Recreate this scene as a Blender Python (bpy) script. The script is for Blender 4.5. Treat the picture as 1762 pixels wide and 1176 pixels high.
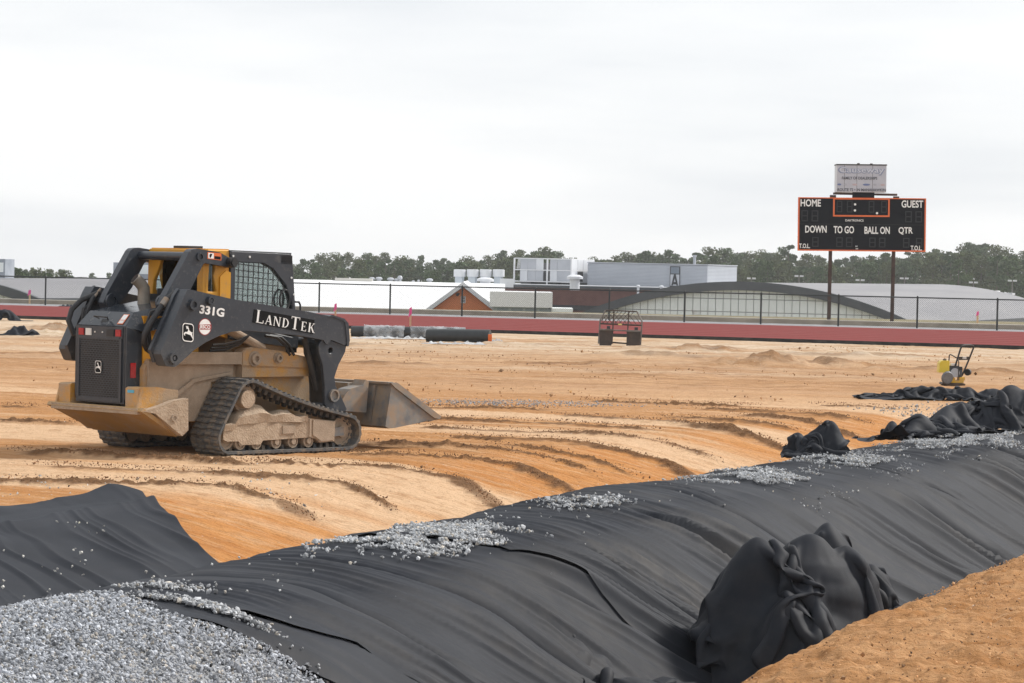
import bpy, bmesh, math, random
import numpy as np
from mathutils import Matrix, Vector

for o in list(bpy.data.objects): bpy.data.objects.remove(o)
scene = bpy.context.scene
COL = scene.collection
random.seed(4)

# ------------------------------------------------------------------ camera
IMW, IMH, FPX, EYE = 1762, 1176, 105 / 36 * 1762, 2.02
PITCH, ROLL = math.atan2(588 - 461, FPX), 0.0215
c_f = np.array([0, math.cos(PITCH), -math.sin(PITCH)])
c_r0 = np.array([1., 0, 0]); c_u0 = np.cross(c_r0, c_f)
c_r = c_r0 * math.cos(ROLL) + c_u0 * math.sin(ROLL)
c_u = -c_r0 * math.sin(ROLL) + c_u0 * math.cos(ROLL)
c_p = np.array([0, 0, EYE])
cd = bpy.data.cameras.new('camera'); cam = bpy.data.objects.new('camera', cd); COL.objects.link(cam)
cd.lens = 105; cd.sensor_width = 36; cd.clip_end = 9000; cd.clip_start = .1
cam.matrix_world = Matrix(((c_r[0], c_u[0], -c_f[0], 0), (c_r[1], c_u[1], -c_f[1], 0), (c_r[2], c_u[2], -c_f[2], EYE), (0, 0, 0, 1)))
scene.camera = cam
cd.dof.use_dof = False

# ------------------------------------------------------------------ sky, sun, exposure
SUN_AZ, SUN_EL = math.radians(60), math.radians(40)      # azimuth clockwise from +Y (the view direction)
w = bpy.data.worlds.new('World'); scene.world = w; w.use_nodes = True
nt = w.node_tree; nt.nodes.clear()
out = nt.nodes.new('ShaderNodeOutputWorld')
sky = nt.nodes.new('ShaderNodeTexSky'); sky.sky_type = 'NISHITA'; sky.sun_disc = False
sky.sun_elevation = SUN_EL; sky.sun_rotation = SUN_AZ
b1 = nt.nodes.new('ShaderNodeBackground'); b1.inputs[1].default_value = .1
nt.links.new(sky.outputs[0], b1.inputs[0])
tc = nt.nodes.new('ShaderNodeTexCoord'); mp = nt.nodes.new('ShaderNodeMapping')
mp.inputs['Scale'].default_value = (1.8, 1.8, 12); mp.inputs['Location'].default_value = (.3, 0, .35)
nz = nt.nodes.new('ShaderNodeTexNoise'); nz.inputs['Scale'].default_value = 1.7; nz.inputs['Detail'].default_value = 5; nz.inputs['Roughness'].default_value = .5
rp = nt.nodes.new('ShaderNodeValToRGB')
rp.color_ramp.elements[0].position = .30; rp.color_ramp.elements[0].color = (.77, .80, .84, 1)
rp.color_ramp.elements[1].position = .54; rp.color_ramp.elements[1].color = (.965, .975, .985, 1)
b2 = nt.nodes.new('ShaderNodeBackground'); b2.inputs[1].default_value = 1.09
mx = nt.nodes.new('ShaderNodeMixShader'); mx.inputs[0].default_value = .93
nt.links.new(tc.outputs['Generated'], mp.inputs[0]); nt.links.new(mp.outputs[0], nz.inputs['Vector'])
nt.links.new(nz.outputs[0], rp.inputs[0]); nt.links.new(rp.outputs[0], b2.inputs[0])
nt.links.new(b1.outputs[0], mx.inputs[1]); nt.links.new(b2.outputs[0], mx.inputs[2]); nt.links.new(mx.outputs[0], out.inputs[0])
sd = bpy.data.lights.new('sun', 'SUN'); sd.energy = 4.2; sd.angle = math.radians(9); sd.color = (1, .96, .9)
sun = bpy.data.objects.new('sun', sd); COL.objects.link(sun)
sdir = Vector((math.sin(SUN_AZ) * math.cos(SUN_EL), math.cos(SUN_AZ) * math.cos(SUN_EL), math.sin(SUN_EL)))
sun.rotation_euler = sdir.to_track_quat('Z', 'Y').to_euler()
sun.location = sdir * 60
scene.view_settings.view_transform = 'Standard'; scene.view_settings.look = 'None'
scene.view_settings.exposure = .0; scene.view_settings.gamma = 1; scene.view_settings.use_curve_mapping = False
scene.render.engine = 'CYCLES'

# ------------------------------------------------------------------ helpers
def ray(px, py): return c_f + c_r * (px - 881) / FPX - c_u * (py - 588) / FPX
def at(px, py, Y):
    """world point seen at a photo pixel, at depth Y"""
    d = ray(px, py); return c_p + d * (Y / d[1])
def gnd(px, py, z=0.):
    d = ray(px, py); return c_p + d * ((z - EYE) / d[2])

def hash2(ix, iy, seed):
    h = (ix.astype(np.int64) * 374761393 + iy.astype(np.int64) * 668265263 + seed * 974634777) & 0xffffffff
    h = ((h ^ (h >> 13)) * 1274126177) & 0xffffffff
    return ((h ^ (h >> 16)) & 0xffff) / 65535.
def vn(x, y, seed=0):
    """smooth value noise, -1..1"""
    x = np.asarray(x, float); y = np.asarray(y, float)
    ix = np.floor(x); iy = np.floor(y); fx = x - ix; fy = y - iy
    fx = fx * fx * fx * (fx * (fx * 6 - 15) + 10); fy = fy * fy * fy * (fy * (fy * 6 - 15) + 10)
    a = hash2(ix, iy, seed); b = hash2(ix + 1, iy, seed); c = hash2(ix, iy + 1, seed); d = hash2(ix + 1, iy + 1, seed)
    return ((a + (b - a) * fx) * (1 - fy) + (c + (d - c) * fx) * fy) * 2 - 1
def fbm(x, y, seed=0, o=4, g=.5):
    r = 0; a = 1
    for k in range(o): r = r + a * vn(x * 2 ** k + 17.3 * k, y * 2 ** k - 9.1 * k, seed + k); a *= g
    return r
def sstep(a, b, x):
    k = np.clip((np.asarray(x, float) - a) / (b - a), 0, 1); return k * k * (3 - 2 * k)

def mesh_np(name, V, F, mat=None, smooth=False, attrs=None):
    """mesh object data from arrays; F is (n,3) or (n,4)"""
    me = bpy.data.meshes.new(name); V = np.asarray(V, np.float32); F = np.asarray(F, np.int32); k = F.shape[1]
    me.vertices.add(len(V)); me.vertices.foreach_set('co', V.ravel())
    me.loops.add(F.size); me.loops.foreach_set('vertex_index', F.ravel())
    me.polygons.add(len(F)); me.polygons.foreach_set('loop_start', np.arange(0, F.size, k, dtype=np.int32))
    me.update(calc_edges=True)
    me.polygons.foreach_set('use_smooth', np.full(len(F), bool(smooth)))
    for an, av in (attrs or {}).items():
        av = np.asarray(av, np.float32)
        if av.ndim == 1: a = me.attributes.new(an, 'FLOAT', 'POINT'); a.data.foreach_set('value', av)
        else: a = me.color_attributes.new(an, 'FLOAT_COLOR', 'POINT'); a.data.foreach_set('color', np.c_[av, np.ones(len(av))].astype(np.float32).ravel())
    if mat: me.materials.append(mat)
    return me
def link(name, me, parent=None, **props):
    o = bpy.data.objects.new(name, me); COL.objects.link(o)
    if parent is not None: o.parent = parent
    for k, v in props.items(): o[k] = v
    return o
def empty(name, loc, rz=0, label=None, category=None, group=None):
    o = bpy.data.objects.new(name, None); COL.objects.link(o); o.location = loc; o.rotation_euler = (0, 0, rz)
    o.empty_display_size = .2
    if label: o['label'] = label
    if category: o['category'] = category
    if group: o['group'] = group
    return o
def copy_tree(o, parent=None):
    c = o.copy(); COL.objects.link(c)
    if parent is not None: c.parent = parent
    for ch in o.children: copy_tree(ch, c)
    return c
def grid_faces(nr, nc):
    i = np.arange(nr - 1)[:, None] * nc + np.arange(nc - 1)[None]
    return np.stack([i, i + 1, i + nc + 1, i + nc], -1).reshape(-1, 4)

class MB:
    """collects simple shapes into ONE mesh"""
    def __init__(s): s.bm = bmesh.new()
    def add(s, vs, fs):
        v = [s.bm.verts.new(p) for p in vs]
        for f in fs:
            try: s.bm.faces.new([v[i] for i in f])
            except ValueError: pass
        return s
    def box(s, x0, x1, y0, y1, z0, z1):
        return s.add([(x0, y0, z0), (x1, y0, z0), (x1, y1, z0), (x0, y1, z0), (x0, y0, z1), (x1, y0, z1), (x1, y1, z1), (x0, y1, z1)],
                     [(3, 2, 1, 0), (4, 5, 6, 7), (0, 1, 5, 4), (1, 2, 6, 5), (2, 3, 7, 6), (3, 0, 4, 7)])
    def prism(s, pts, y0, y1):
        """profile in x,z pushed along y"""
        n = len(pts); a = sum(pts[i][0] * pts[(i + 1) % n][1] - pts[(i + 1) % n][0] * pts[i][1] for i in range(n))
        if a < 0: pts = pts[::-1]
        lo, hi = min(y0, y1), max(y0, y1)
        vs = [(p[0], lo, p[1]) for p in pts] + [(p[0], hi, p[1]) for p in pts]
        return s.add(vs, [tuple(range(n)), tuple(range(2 * n - 1, n - 1, -1))] + [((i + 1) % n, i, n + i, n + (i + 1) % n) for i in range(n)])
    def tube(s, path, r, n=8, cap=True, r2=None):
        path = [Vector(p) for p in path]; rings = []; m = len(path); up = None
        for i, p in enumerate(path):
            d = (path[min(i + 1, m - 1)] - path[max(i - 1, 0)]).normalized()
            if up is None: up = d.orthogonal().normalized()
            up = (up - d * up.dot(d)).normalized(); sd_ = d.cross(up)
            rr = r if not isinstance(r, (list, tuple)) else r[i]
            rings.append([s.bm.verts.new(p + (up * math.cos(2 * math.pi * k / n) + sd_ * math.sin(2 * math.pi * k / n)) * rr) for k in range(n)])
        for a, b in zip(rings, rings[1:]):
            for k in range(n): s.bm.faces.new((a[k], a[(k + 1) % n], b[(k + 1) % n], b[k]))
        if cap: s.bm.faces.new(rings[0][::-1]); s.bm.faces.new(rings[-1])
        return s
    def cyl(s, p0, p1, r, n=20): return s.tube([p0, p1], r, n)
    def ringtube(s, p0, p1, r, ri, n=20):
        """open-bored collar"""
        p0 = Vector(p0); p1 = Vector(p1); d = (p1 - p0).normalized(); up = d.orthogonal().normalized(); sd_ = d.cross(up)
        R = [[s.bm.verts.new(p + (up * math.cos(2 * math.pi * k / n) + sd_ * math.sin(2 * math.pi * k / n)) * rr) for k in range(n)] for p, rr in ((p0, r), (p1, r), (p1, ri), (p0 + (p1 - p0) * .2, ri))]
        for a, b in zip(R, R[1:]):
            for k in range(n): s.bm.faces.new((a[k], a[(k + 1) % n], b[(k + 1) % n], b[k]))
        s.bm.faces.new(R[3])
        return s
    def plate(s, outer, holes, y0, y1):
        """flat plate in the x,z plane with holes, thick along y"""
        bm = bmesh.new()
        for loop in [outer] + holes:
            v = [bm.verts.new((p[0], y0, p[1])) for p in loop]
            for i in range(len(v)): bm.edges.new((v[i], v[(i + 1) % len(v)]))
        bmesh.ops.triangle_fill(bm, use_beauty=True, edges=bm.edges[:])
        ex = bmesh.ops.extrude_face_region(bm, geom=bm.faces[:])
        for g in ex['geom']:
            if isinstance(g, bmesh.types.BMVert): g.co.y = y1
        bmesh.ops.recalc_face_normals(bm, faces=bm.faces[:])
        me = bpy.data.meshes.new('tmp'); bm.to_mesh(me); bm.free(); s.bm.from_mesh(me); bpy.data.meshes.remove(me)
        return s
    def build(s, name, mat, parent=None, bevel=0, smooth=False, seg=1, matrix=None, **props):
        if bevel:
            es = [e for e in s.bm.edges if len(e.link_faces) == 2 and e.calc_face_angle(0) > .5]
            bmesh.ops.bevel(s.bm, geom=es, offset=bevel, segments=seg, affect='EDGES', clamp_overlap=True)
        me = bpy.data.meshes.new(name)
        if matrix is not None: s.bm.transform(matrix)
        bmesh.ops.recalc_face_normals(s.bm, faces=s.bm.faces[:])
        s.bm.to_mesh(me); s.bm.free()
        if smooth:
            for p in me.polygons: p.use_smooth = True
            try: me.set_sharp_from_angle(angle=math.radians(35))
            except Exception: pass
        if mat: me.materials.append(mat)
        return link(name, me, parent, **props)

MATS = {}
def mat(name, c, c2=None, scale=6., rough=.7, metal=0., bump=0., bscale=40., spec=None, dust=None, dustamt=.3, dscale=5., stretch=None, ramp=(.35, .65), zdust=None, coord='Object'):
    """principled material: two tones mixed by noise, an optional dust layer and fine relief"""
    if name in MATS: return MATS[name]
    m = bpy.data.materials.new(name); m.use_nodes = True; t = m.node_tree; N = t.nodes.new; L = t.links.new
    p = t.nodes['Principled BSDF']; p.inputs['Roughness'].default_value = rough; p.inputs['Metallic'].default_value = metal
    if spec is not None: p.inputs['Specular IOR Level'].default_value = spec
    co = N('ShaderNodeTexCoord'); vec = co.outputs[coord]
    if stretch:
        mpn = N('ShaderNodeMapping'); mpn.inputs['Scale'].default_value = stretch; L(vec, mpn.inputs[0]); vec = mpn.outputs[0]
    def noise(s, det=6, rg=.6):
        n = N('ShaderNodeTexNoise'); n.inputs['Scale'].default_value = s; n.inputs['Detail'].default_value = det; n.inputs['Roughness'].default_value = rg
        L(vec, n.inputs['Vector']); return n.outputs[0]
    def rmp(src, a, b):
        r = N('ShaderNodeMapRange'); r.inputs[1].default_value = a; r.inputs[2].default_value = b; L(src, r.inputs[0]); return r.outputs[0]
    def mixc(fac, a, b):
        x = N('ShaderNodeMix'); x.data_type = 'RGBA'
        if isinstance(fac, float): x.inputs[0].default_value = fac
        else: L(fac, x.inputs[0])
        for sock, v in ((x.inputs[6], a), (x.inputs[7], b)):
            if isinstance(v, (tuple, list)): sock.default_value = (*v[:3], 1)
            else: L(v, sock)
        return x.outputs[2]
    col = tuple(c)
    if c2: col = mixc(rmp(noise(scale), *ramp), c, c2)
    if dust:
        d = rmp(noise(dscale, 8, .7), .62 - dustamt * .5, .82 - dustamt * .5)
        if zdust:
            g = N('ShaderNodeNewGeometry'); sp = N('ShaderNodeSeparateXYZ'); L(g.outputs['Position'], sp.inputs[0])
            zz = rmp(sp.outputs[2], zdust[1], zdust[0])
            a = N('ShaderNodeMath'); a.operation = 'ADD'; a.use_clamp = True; L(d, a.inputs[0])
            b = N('ShaderNodeMath'); b.operation = 'MULTIPLY'; L(zz, b.inputs[0]); L(rmp(noise(dscale * 2.2, 8, .7), .3, .55), b.inputs[1]); L(b.outputs[0], a.inputs[1]); d = a.outputs[0]
        dk = N('ShaderNodeMath'); dk.operation = 'MULTIPLY'; dk.inputs[1].default_value = .9; L(d, dk.inputs[0])
        col = mixc(dk.outputs[0], col, dust)
        rr = N('ShaderNodeMapRange'); rr.inputs[3].default_value = rough; rr.inputs[4].default_value = .95; L(dk.outputs[0], rr.inputs[0]); L(rr.outputs[0], p.inputs['Roughness'])
    if isinstance(col, tuple): p.inputs['Base Color'].default_value = (*col, 1)
    else: L(col, p.inputs['Base Color'])
    if bump:
        bn = N('ShaderNodeBump'); bn.inputs['Strength'].default_value = min(1, bump * 1.); bn.inputs['Distance'].default_value = .01 if bump <= 1 else .01 * bump
        L(noise(bscale, 5), bn.inputs['Height']); L(bn.outputs[0], p.inputs['Normal'])
    MATS[name] = m; return m

def text_mesh(body, size, xscale=1., bold=0., extrude=.004, align='CENTER'):
    """lettering as a mesh lying in the x,z plane, facing -y"""
    cu = bpy.data.curves.new('txt', 'FONT'); cu.body = body; cu.size = size; cu.extrude = extrude; cu.offset = bold
    cu.align_x = align; cu.align_y = 'CENTER'; cu.resolution_u = 3
    o = bpy.data.objects.new('txt', cu); COL.objects.link(o)
    dg = bpy.context.evaluated_depsgraph_get(); dg.update()
    me = bpy.data.meshes.new_from_object(o.evaluated_get(dg)); bpy.data.objects.remove(o); bpy.data.curves.remove(cu)
    me.transform(Matrix(((xscale, 0, 0, 0), (0, 0, -1, 0), (0, 1, 0, 0), (0, 0, 0, 1))))
    me.materials.clear()
    return me
# ------------------------------------------------------------------ the lie of the land
def xc(y):
    d = np.asarray(y, float) - 24.9; dd = np.clip(d, -17, 32)
    return -.15 + .39 * dd + .004 * dd * dd + (.39 + .008 * dd) * (d - dd)
def xslope(y): return .39 + .008 * np.clip(np.asarray(y, float) - 24.9, -17, 32)
def ts(x, y):
    """position along the trench (t) and across it (s, growing towards the camera side)"""
    t = np.array(y, float)
    for _ in range(4):
        m = xslope(t); t = t + ((x - xc(t)) * m + (y - t)) / (1 + m * m)
    m = xslope(t); n = 1 / np.sqrt(1 + m * m)
    return t, (x - xc(t)) * n - (y - t) * m * n
def xy(t, s):
    m = xslope(t); n = 1 / np.sqrt(1 + m * m); return xc(t) + s * n, t - s * m * n
def soft(s, xs, zs):
    return sum(wt * np.interp(s + o, xs, zs) for o, wt in ((-.3, .1), (-.15, .2), (0, .4), (.15, .2), (.3, .1)))
GX = [-3.6, -3.0, -2.2, -1.2, -.5, .0, 3.0, 3.4, 3.85, 4.3, 5.0, 7.5, 12]
GZ = [0, -.03, -.16, -.40, -.75, -1.2, -1.45, -1.2, -.6, -.19, -.07, -.05, -.1]
WX = [-.9, -.45, -.2, .1, .5, 1.0, 1.35, 1.6, 1.9, 2.3, 2.8, 3.4, 4.2]
WZ = [-.9, -.45, -.1, .02, .05, .03, -.03, -.16, -.42, -.78, -1.16, -1.42, -1.5]
def ground_base(x, y):
    t, s = ts(x, y); z = soft(s, GX, GZ)
    z = z * (1 - sstep(60, 75, t))
    z = z - 6.5 * sstep(140, 172, y) - 1.5 * sstep(300, 600, y) - .011 * np.clip(y - 600, 0, 1e4)
    return z
def wrap_base(t, s):
    return soft(s, WX, WZ) + .035 * vn(t * .45 + 3, s * .3, 5) + .012 * vn(t * 1.1, s * .8, 6)

WINDROWS = [[(-5.6, 26.9), (-4.54, 26.85), (-3.23, 26.9), (-2.48, 27.06), (-2.01, 26.72), (-1.7, 26.0)], [(-4.6, 28.9), (-3.53, 28.52), (-2.55, 28.3), (-1.59, 28.53), (-1.01, 27.46)],
    [(-2.6, 30.1), (-1.75, 30.0), (-1.45, 30.2), (-0.5, 30.22), (-0.12, 29.12), (.1, 28.3)], [(-1.85, 31.68), (-.6, 31.85), (0.11, 31.86), (0.66, 30.8), (.9, 29.9)],
    [(-1.66, 33.6), (-0.6, 33.2), (0.39, 32.98), (1.0, 32.4)], [(-0.82, 35.1), (0.39, 35.26), (1.26, 34.89), (1.84, 34.5), (2.06, 33.68)], [(-1.18, 37.3), (0.06, 36.75), (1.03, 36.53), (1.84, 36.29), (2.5, 35.7)],
    [(-1.2, 39.5), (-0.72, 39.4), (0.58, 39.1), (1.91, 37.75)], [(0.6, 40.95), (2.33, 39.67), (3.3, 38.5)], [(2.0, 41.3), (2.58, 41.1), (3.55, 40.56), (3.91, 40.17)], [(2.2, 39.5), (2.47, 39.32), (3.05, 38.92), (3.32, 38.46), (3.6, 37.8)],
    [(3.16, 42.05), (4.15, 41.5), (4.81, 40.54)], [(4.6, 46), (5.42, 45.75), (6.22, 45.52)], [(-7.5, 36.6), (-6.23, 36.4), (-5.18, 36.18)], [(-8, 40.2), (-6.88, 40.23), (-6.18, 40.23)],
    [(-1.89, 42.54), (0.68, 42.65)], [(1.08, 45.83), (3.7, 45.12)], [(-5.2, 31.0), (-4.2, 30.7), (-3.2, 30.2), (-2.4, 29.6)], [(-.2, 33.9), (.9, 33.6), (1.5, 33.0)], [(2.6, 43.8), (4.0, 43.4), (5.2, 42.6)]]
def seg_dist(x, y, pl):
    """distance to a polyline and the run along it"""
    best = np.full(x.shape, 9.); run = np.zeros(x.shape); acc = 0
    for (ax, ay), (bx, by) in zip(pl, pl[1:]):
        dx, dy = bx - ax, by - ay; l2 = dx * dx + dy * dy
        k = np.clip(((x - ax) * dx + (y - ay) * dy) / l2, 0, 1)
        d = np.hypot(x - ax - k * dx, y - ay - k * dy); m = d < best
        best[m] = d[m]; run[m] = (acc + k * math.sqrt(l2))[m]; acc += math.sqrt(l2)
    return best, run, acc
MOUNDS = [(5.35, 64, 1.1, .9, .42), (6.9, 65, 1.6, .8, .3), (3.4, 70, 2.2, .8, .22), (1.2, 63, 1.5, .6, .16), (-8.6, 62, 1.6, .8, .2), (2.2, 57, 1.0, .35, .12), (-3.0, 60, 1.4, .5, .13),
          (-9.5, 75, 2.2, 1, .35), (-11.5, 80, 2.5, 1.2, .4), (8.5, 74, 2.5, .8, .2), (.2, 78, 2., .7, .16), (4.6, 76, 1.6, .6, .3), (-6, 52, 1.2, .4, .12), (9.2, 63, 2, .6, .25), (-4.2, 74, 2.4, .6, .14)]
def build_ground():
    rows = np.concatenate([np.linspace(7, 14, 50), np.linspace(14.1, 23, 170), np.linspace(23.04, 47, 600), np.geomspace(47.1, 128, 260), np.geomspace(130, 1500, 60)])
    side = np.geomspace(.22, 2.6, 24)
    cols = np.concatenate([-side[::-1], np.linspace(-.215, .215, 460), side])
    X = rows[:, None] * cols[None]; Y = np.repeat(rows[:, None], len(cols), 1)
    Z = ground_base(X, Y); t, s = ts(X, Y)
    onf = (1 - sstep(84, 90, Y)) * (np.abs(X) < 40)                     # the graded field
    trench = sstep(-3.4, -2.6, s)
    bank = sstep(3.9, 4.5, s)
    # tracks run square to the trench: combed lines along s
    u = (t + .25 * vn(s * .25, t * .2, 40))
    comb = vn(u * 5.5, s * .16, 41) * .5 + vn(u * 13, s * .3, 42) * .35
    near = 1 - sstep(44, 52, Y)
    Z += onf * near * (1 - bank) * (comb * .02 + .014 * vn(u * 1.2, s * .12, 43))
    far = onf * sstep(44, 54, Y)
    Z += far * (.016 * fbm(X * .9, Y * .3, 44, 3, .5) + .014 * np.abs(fbm(X * 3.2, Y * 1.2, 45, 2, .5)))
    Z += onf * (.005 * fbm(X * 9, Y * 6, 46, 3, .6)) + bank * onf * (.035 * fbm(X * 2.2, Y * 2.2, 47, 5, .65) + .02 * fbm(t * 9, s * 4, 57, 4, .7) + .03 * vn(t * 1.1, s * .5, 48))
    for t0, s0, s1 in ((38.6, -9, -3.6), (40.4, -10, -3.8), (36.0, -3.9, -2.2), (33.2, -6.5, -3.2), (30.6, -5.5, -2.8), (42.5, -11, -4), (28.6, -4.6, -2.6), (44.5, -10, -4.2)):   # cleat prints
        k = np.exp(-((u - t0) / .19) ** 4) * sstep(s0, s0 + .6, s) * sstep(0, .6, s1 - s); Z += onf * k * (.012 * np.sin(s * 2 * math.pi / .13 + 2 * vn(s * .8, u, 49)) - .012)
    wet = np.zeros_like(Z)
    sel0 = (Y > 20) & (Y < 60) & (np.abs(cols)[None] < .3)
    for i, pl in enumerate(WINDROWS):
        a = np.array(pl); sel = sel0 & (X > a[:, 0].min() - .6) & (X < a[:, 0].max() + .6) & (Y > a[:, 1].min() - .6) & (Y < a[:, 1].max() + .6)
        x, y = X[sel], Y[sel]; x2 = x + .06 * vn(x * 2.1, y * 2.1, 60); y2 = y + .12 * vn(x * 1.3, y * 1.1, 61 + i) + .05 * vn(x * 5, y * 5, 90)
        d, r, L = seg_dist(x2, y2, pl)
        wd = .07 + .055 * (vn(r * .9, r * 0 + i, 62) + .4); end = sstep(0, .4, r) * sstep(0, .5, L - r)
        amp = end * np.clip(.7 + .5 * vn(r * 1.3, r * 0 + 5 * i, 63), .3, 1)
        clod = .75 + .3 * fbm(x * 13, y * 10, 64, 4, .8)
        k = np.exp(-(d / np.maximum(wd, .04)) ** 2)
        Z[sel] += amp * k * .062 * np.clip(clod, .3, 1.4) - .012 * np.exp(-((d - .3) / .14) ** 2) * end
        wet[sel] = np.maximum(wet[sel], np.clip(.35 * end + amp * 1.4, 0, 1) * sstep(.2, .7, np.exp(-(d / np.maximum(wd * 1.25, .05)) ** 2) + .22 * fbm(x * 9, y * 6, 65, 3)))
    for mx_, my, rx, ry, h in MOUNDS:
        k = np.exp(-((X - mx_) / rx) ** 2 - ((Y - my) / ry) ** 2); q = k * (1 + .5 * fbm(X * 2.2, Y * 1.5, 66, 4, .6))
        Z += h * .5 * q * onf; wet = np.maximum(wet, .75 * sstep(.25, .8, k + .25 * fbm(X * 1.6, Y * 1.1, 67, 4)) * onf)
    pale = sstep(-.15, .5, fbm(u * .55, s * .1, 68, 4) + .35 * vn(u * 3, s * .2, 69)) * onf * near * (1 - bank)
    rough = far * sstep(-.2, .5, fbm(X * .35, Y * .22, 70, 4) + .15) + near * sstep(-.55, .2, -trench) * 0
    orange = np.clip(trench * (1 - bank) * 1.0 + .35 * (1 - sstep(24, 34, t)) * near, 0, 1)
    A = np.stack([wet, pale, orange], -1).reshape(-1, 3)
    V = np.stack([X, Y, Z], -1).reshape(-1, 3)
    me = mesh_np('ground', V, grid_faces(len(rows), len(cols)), M_ground(), True, {'soil': A, 'rough': rough.reshape(-1), 'bank': bank.reshape(-1), 'beyond': sstep(122, 134, Y).reshape(-1)})
    link('ground', me, kind='structure')

def M_ground():
    m = bpy.data.materials.new('graded_soil'); m.use_nodes = True; t = m.node_tree; N = t.nodes.new; L = t.links.new
    p = t.nodes['Principled BSDF']; p.inputs['Roughness'].default_value = .95; p.inputs['Specular IOR Level'].default_value = .15
    co = N('ShaderNodeTexCoord')
    def mapping(rot, sc):
        q = N('ShaderNodeMapping'); q.vector_type = 'TEXTURE'; q.inputs['Rotation'].default_value = (0, 0, rot); q.inputs['Scale'].default_value = sc; L(co.outputs['Object'], q.inputs[0]); return q.outputs[0]
    def noise(vec, s, det=6, rg=.6):
        n = N('ShaderNodeTexNoise'); n.inputs['Scale'].default_value = s; n.inputs['Detail'].default_value = det; n.inputs['Roughness'].default_value = rg; L(vec, n.inputs['Vector']); return n.outputs[0]
    def rmp(src, a, b, lo=0., hi=1.):
        r = N('ShaderNodeMapRange'); r.inputs[1].default_value = a; r.inputs[2].default_value = b; r.inputs[3].default_value = lo; r.inputs[4].default_value = hi; L(src, r.inputs[0]); return r.outputs[0]
    def mix(f, a, b, mode='MIX'):
        x = N('ShaderNodeMix'); x.data_type = 'RGBA'; x.blend_type = mode; L(f, x.inputs[0]) if not isinstance(f, float) else setattr(x.inputs[0], 'default_value', f)
        for sk, v in ((x.inputs[6], a), (x.inputs[7], b)):
            if isinstance(v, tuple): sk.default_value = (*v, 1)
            else: L(v, sk)
        return x.outputs[2]
    def mul(a, b):
        q = N('ShaderNodeMath'); q.operation = 'MULTIPLY'; L(a, q.inputs[0])
        if isinstance(b, float): q.inputs[1].default_value = b
        else: L(b, q.inputs[1])
        return q.outputs[0]
    ang = math.atan2(-.363, .932)
    st = mapping(ang, (3.4, .5, 1)); iso = mapping(0, (1, 1, 1)); fst = mapping(math.radians(-6), (4.5, 1.2, 1))
    at_ = N('ShaderNodeAttribute'); at_.attribute_name = 'soil'; sx = N('ShaderNodeSeparateColor'); L(at_.outputs['Color'], sx.inputs[0])
    rg_ = N('ShaderNodeAttribute'); rg_.attribute_name = 'rough'; bk = N('ShaderNodeAttribute'); bk.attribute_name = 'bank'; by = N('ShaderNodeAttribute'); by.attribute_name = 'beyond'
    sepp = N('ShaderNodeSeparateXYZ'); L(co.outputs['Object'], sepp.inputs[0])
    base = mix(rmp(noise(st, 1.3, 7), .36, .66), (.37, .170, .058), (.50, .258, .105))
    farc = mix(rmp(noise(fst, .7, 8, .65), .38, .62), (.37, .195, .085), (.54, .355, .21))
    farc = mix(mul(rmp(noise(fst, .25, 7, .65), .46, .64), .6), farc, (.56, .455, .345))
    base = mix(rmp(sepp.outputs[1], 40, 62), base, farc)
    base = mix(sx.outputs[2], base, mix(rmp(noise(st, 2.2, 8, .65), .35, .65), (.43, .172, .046), (.55, .262, .09)))
    base = mix(mul(sx.outputs[1], .95), base, (.64, .43, .265))
    streak = rmp(noise(st, 4.2, 7, .7), .50, .66)
    base = mix(mul(rmp(noise(st, 3.1, 8, .7), .54, .66), .55), base, (.36, .175, .066))
    base = mix(mul(streak, .5), base, (.63, .43, .265))
    base = mix(bk.outputs['Fac'], base, mix(rmp(noise(mapping(ang, (2.2, .7, 1)), 2.4, 9, .7), .36, .64), (.36, .165, .056), (.53, .30, .145)))
    base = mix(mul(rmp(noise(iso, 5, 9, .75), .50, .64), .4), base, (.34, .165, .065))
    dk = rmp(noise(iso, 26, 4, .6), .57, .68)
    base = mix(mul(dk, .45), base, (.26, .13, .055))
    dk2 = rmp(noise(fst, 2.6, 9, .72), .50, .60)
    base = mix(mul(mul(rmp(noise(fst, 6.5, 9, .75), .52, .62), rmp(sepp.outputs[1], 38, 52)), .6), base, (.33, .175, .08))
    base = mix(mul(mul(rmp(noise(mapping(ang, (1.6, .5, 1)), 7, 9, .75), .52, .63), bk.outputs['Fac']), .7), base, (.27, .125, .045))
    base = mix(mul(mul(dk2, rg_.outputs['Fac']), .9), base, (.27, .14, .065))
    base = mix(mul(sx.outputs[0], .92), base, mix(rmp(noise(iso, 14, 6, .7), .35, .65), (.085, .040, .017), (.20, .10, .043)))
    base = mix(mul(mul(rmp(noise(fst, 1.2, 9, .7), .50, .585), rmp(sepp.outputs[1], 46, 54)), .6), base, mix(rmp(noise(iso, 3, 6, .7), .4, .6), (.30, .155, .068), (.42, .235, .11)))
    base = mix(mul(mul(rmp(noise(fst, .8, 9, .7), .40, .56), rmp(sepp.outputs[1], 64, 78)), .8), base, mix(rmp(noise(iso, 1.6, 9, .75), .4, .62), (.66, .56, .44), (.42, .31, .20)))
    peb = N('ShaderNodeTexVoronoi'); peb.inputs['Scale'].default_value = 9; L(iso, peb.inputs['Vector'])
    base = mix(mul(rmp(peb.outputs['Distance'], .10, .06), rmp(noise(iso, .8, 3), .55, .6)), base, (.62, .6, .57))
    grass = mix(rmp(noise(iso, .5, 8, .7), .38, .62), (.16, .15, .085), (.33, .28, .18))
    base = mix(by.outputs['Fac'], base, grass)
    L(base, p.inputs['Base Color'])
    bp = N('ShaderNodeBump'); bp.inputs['Strength'].default_value = 1.; bp.inputs['Distance'].default_value = .045
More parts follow.
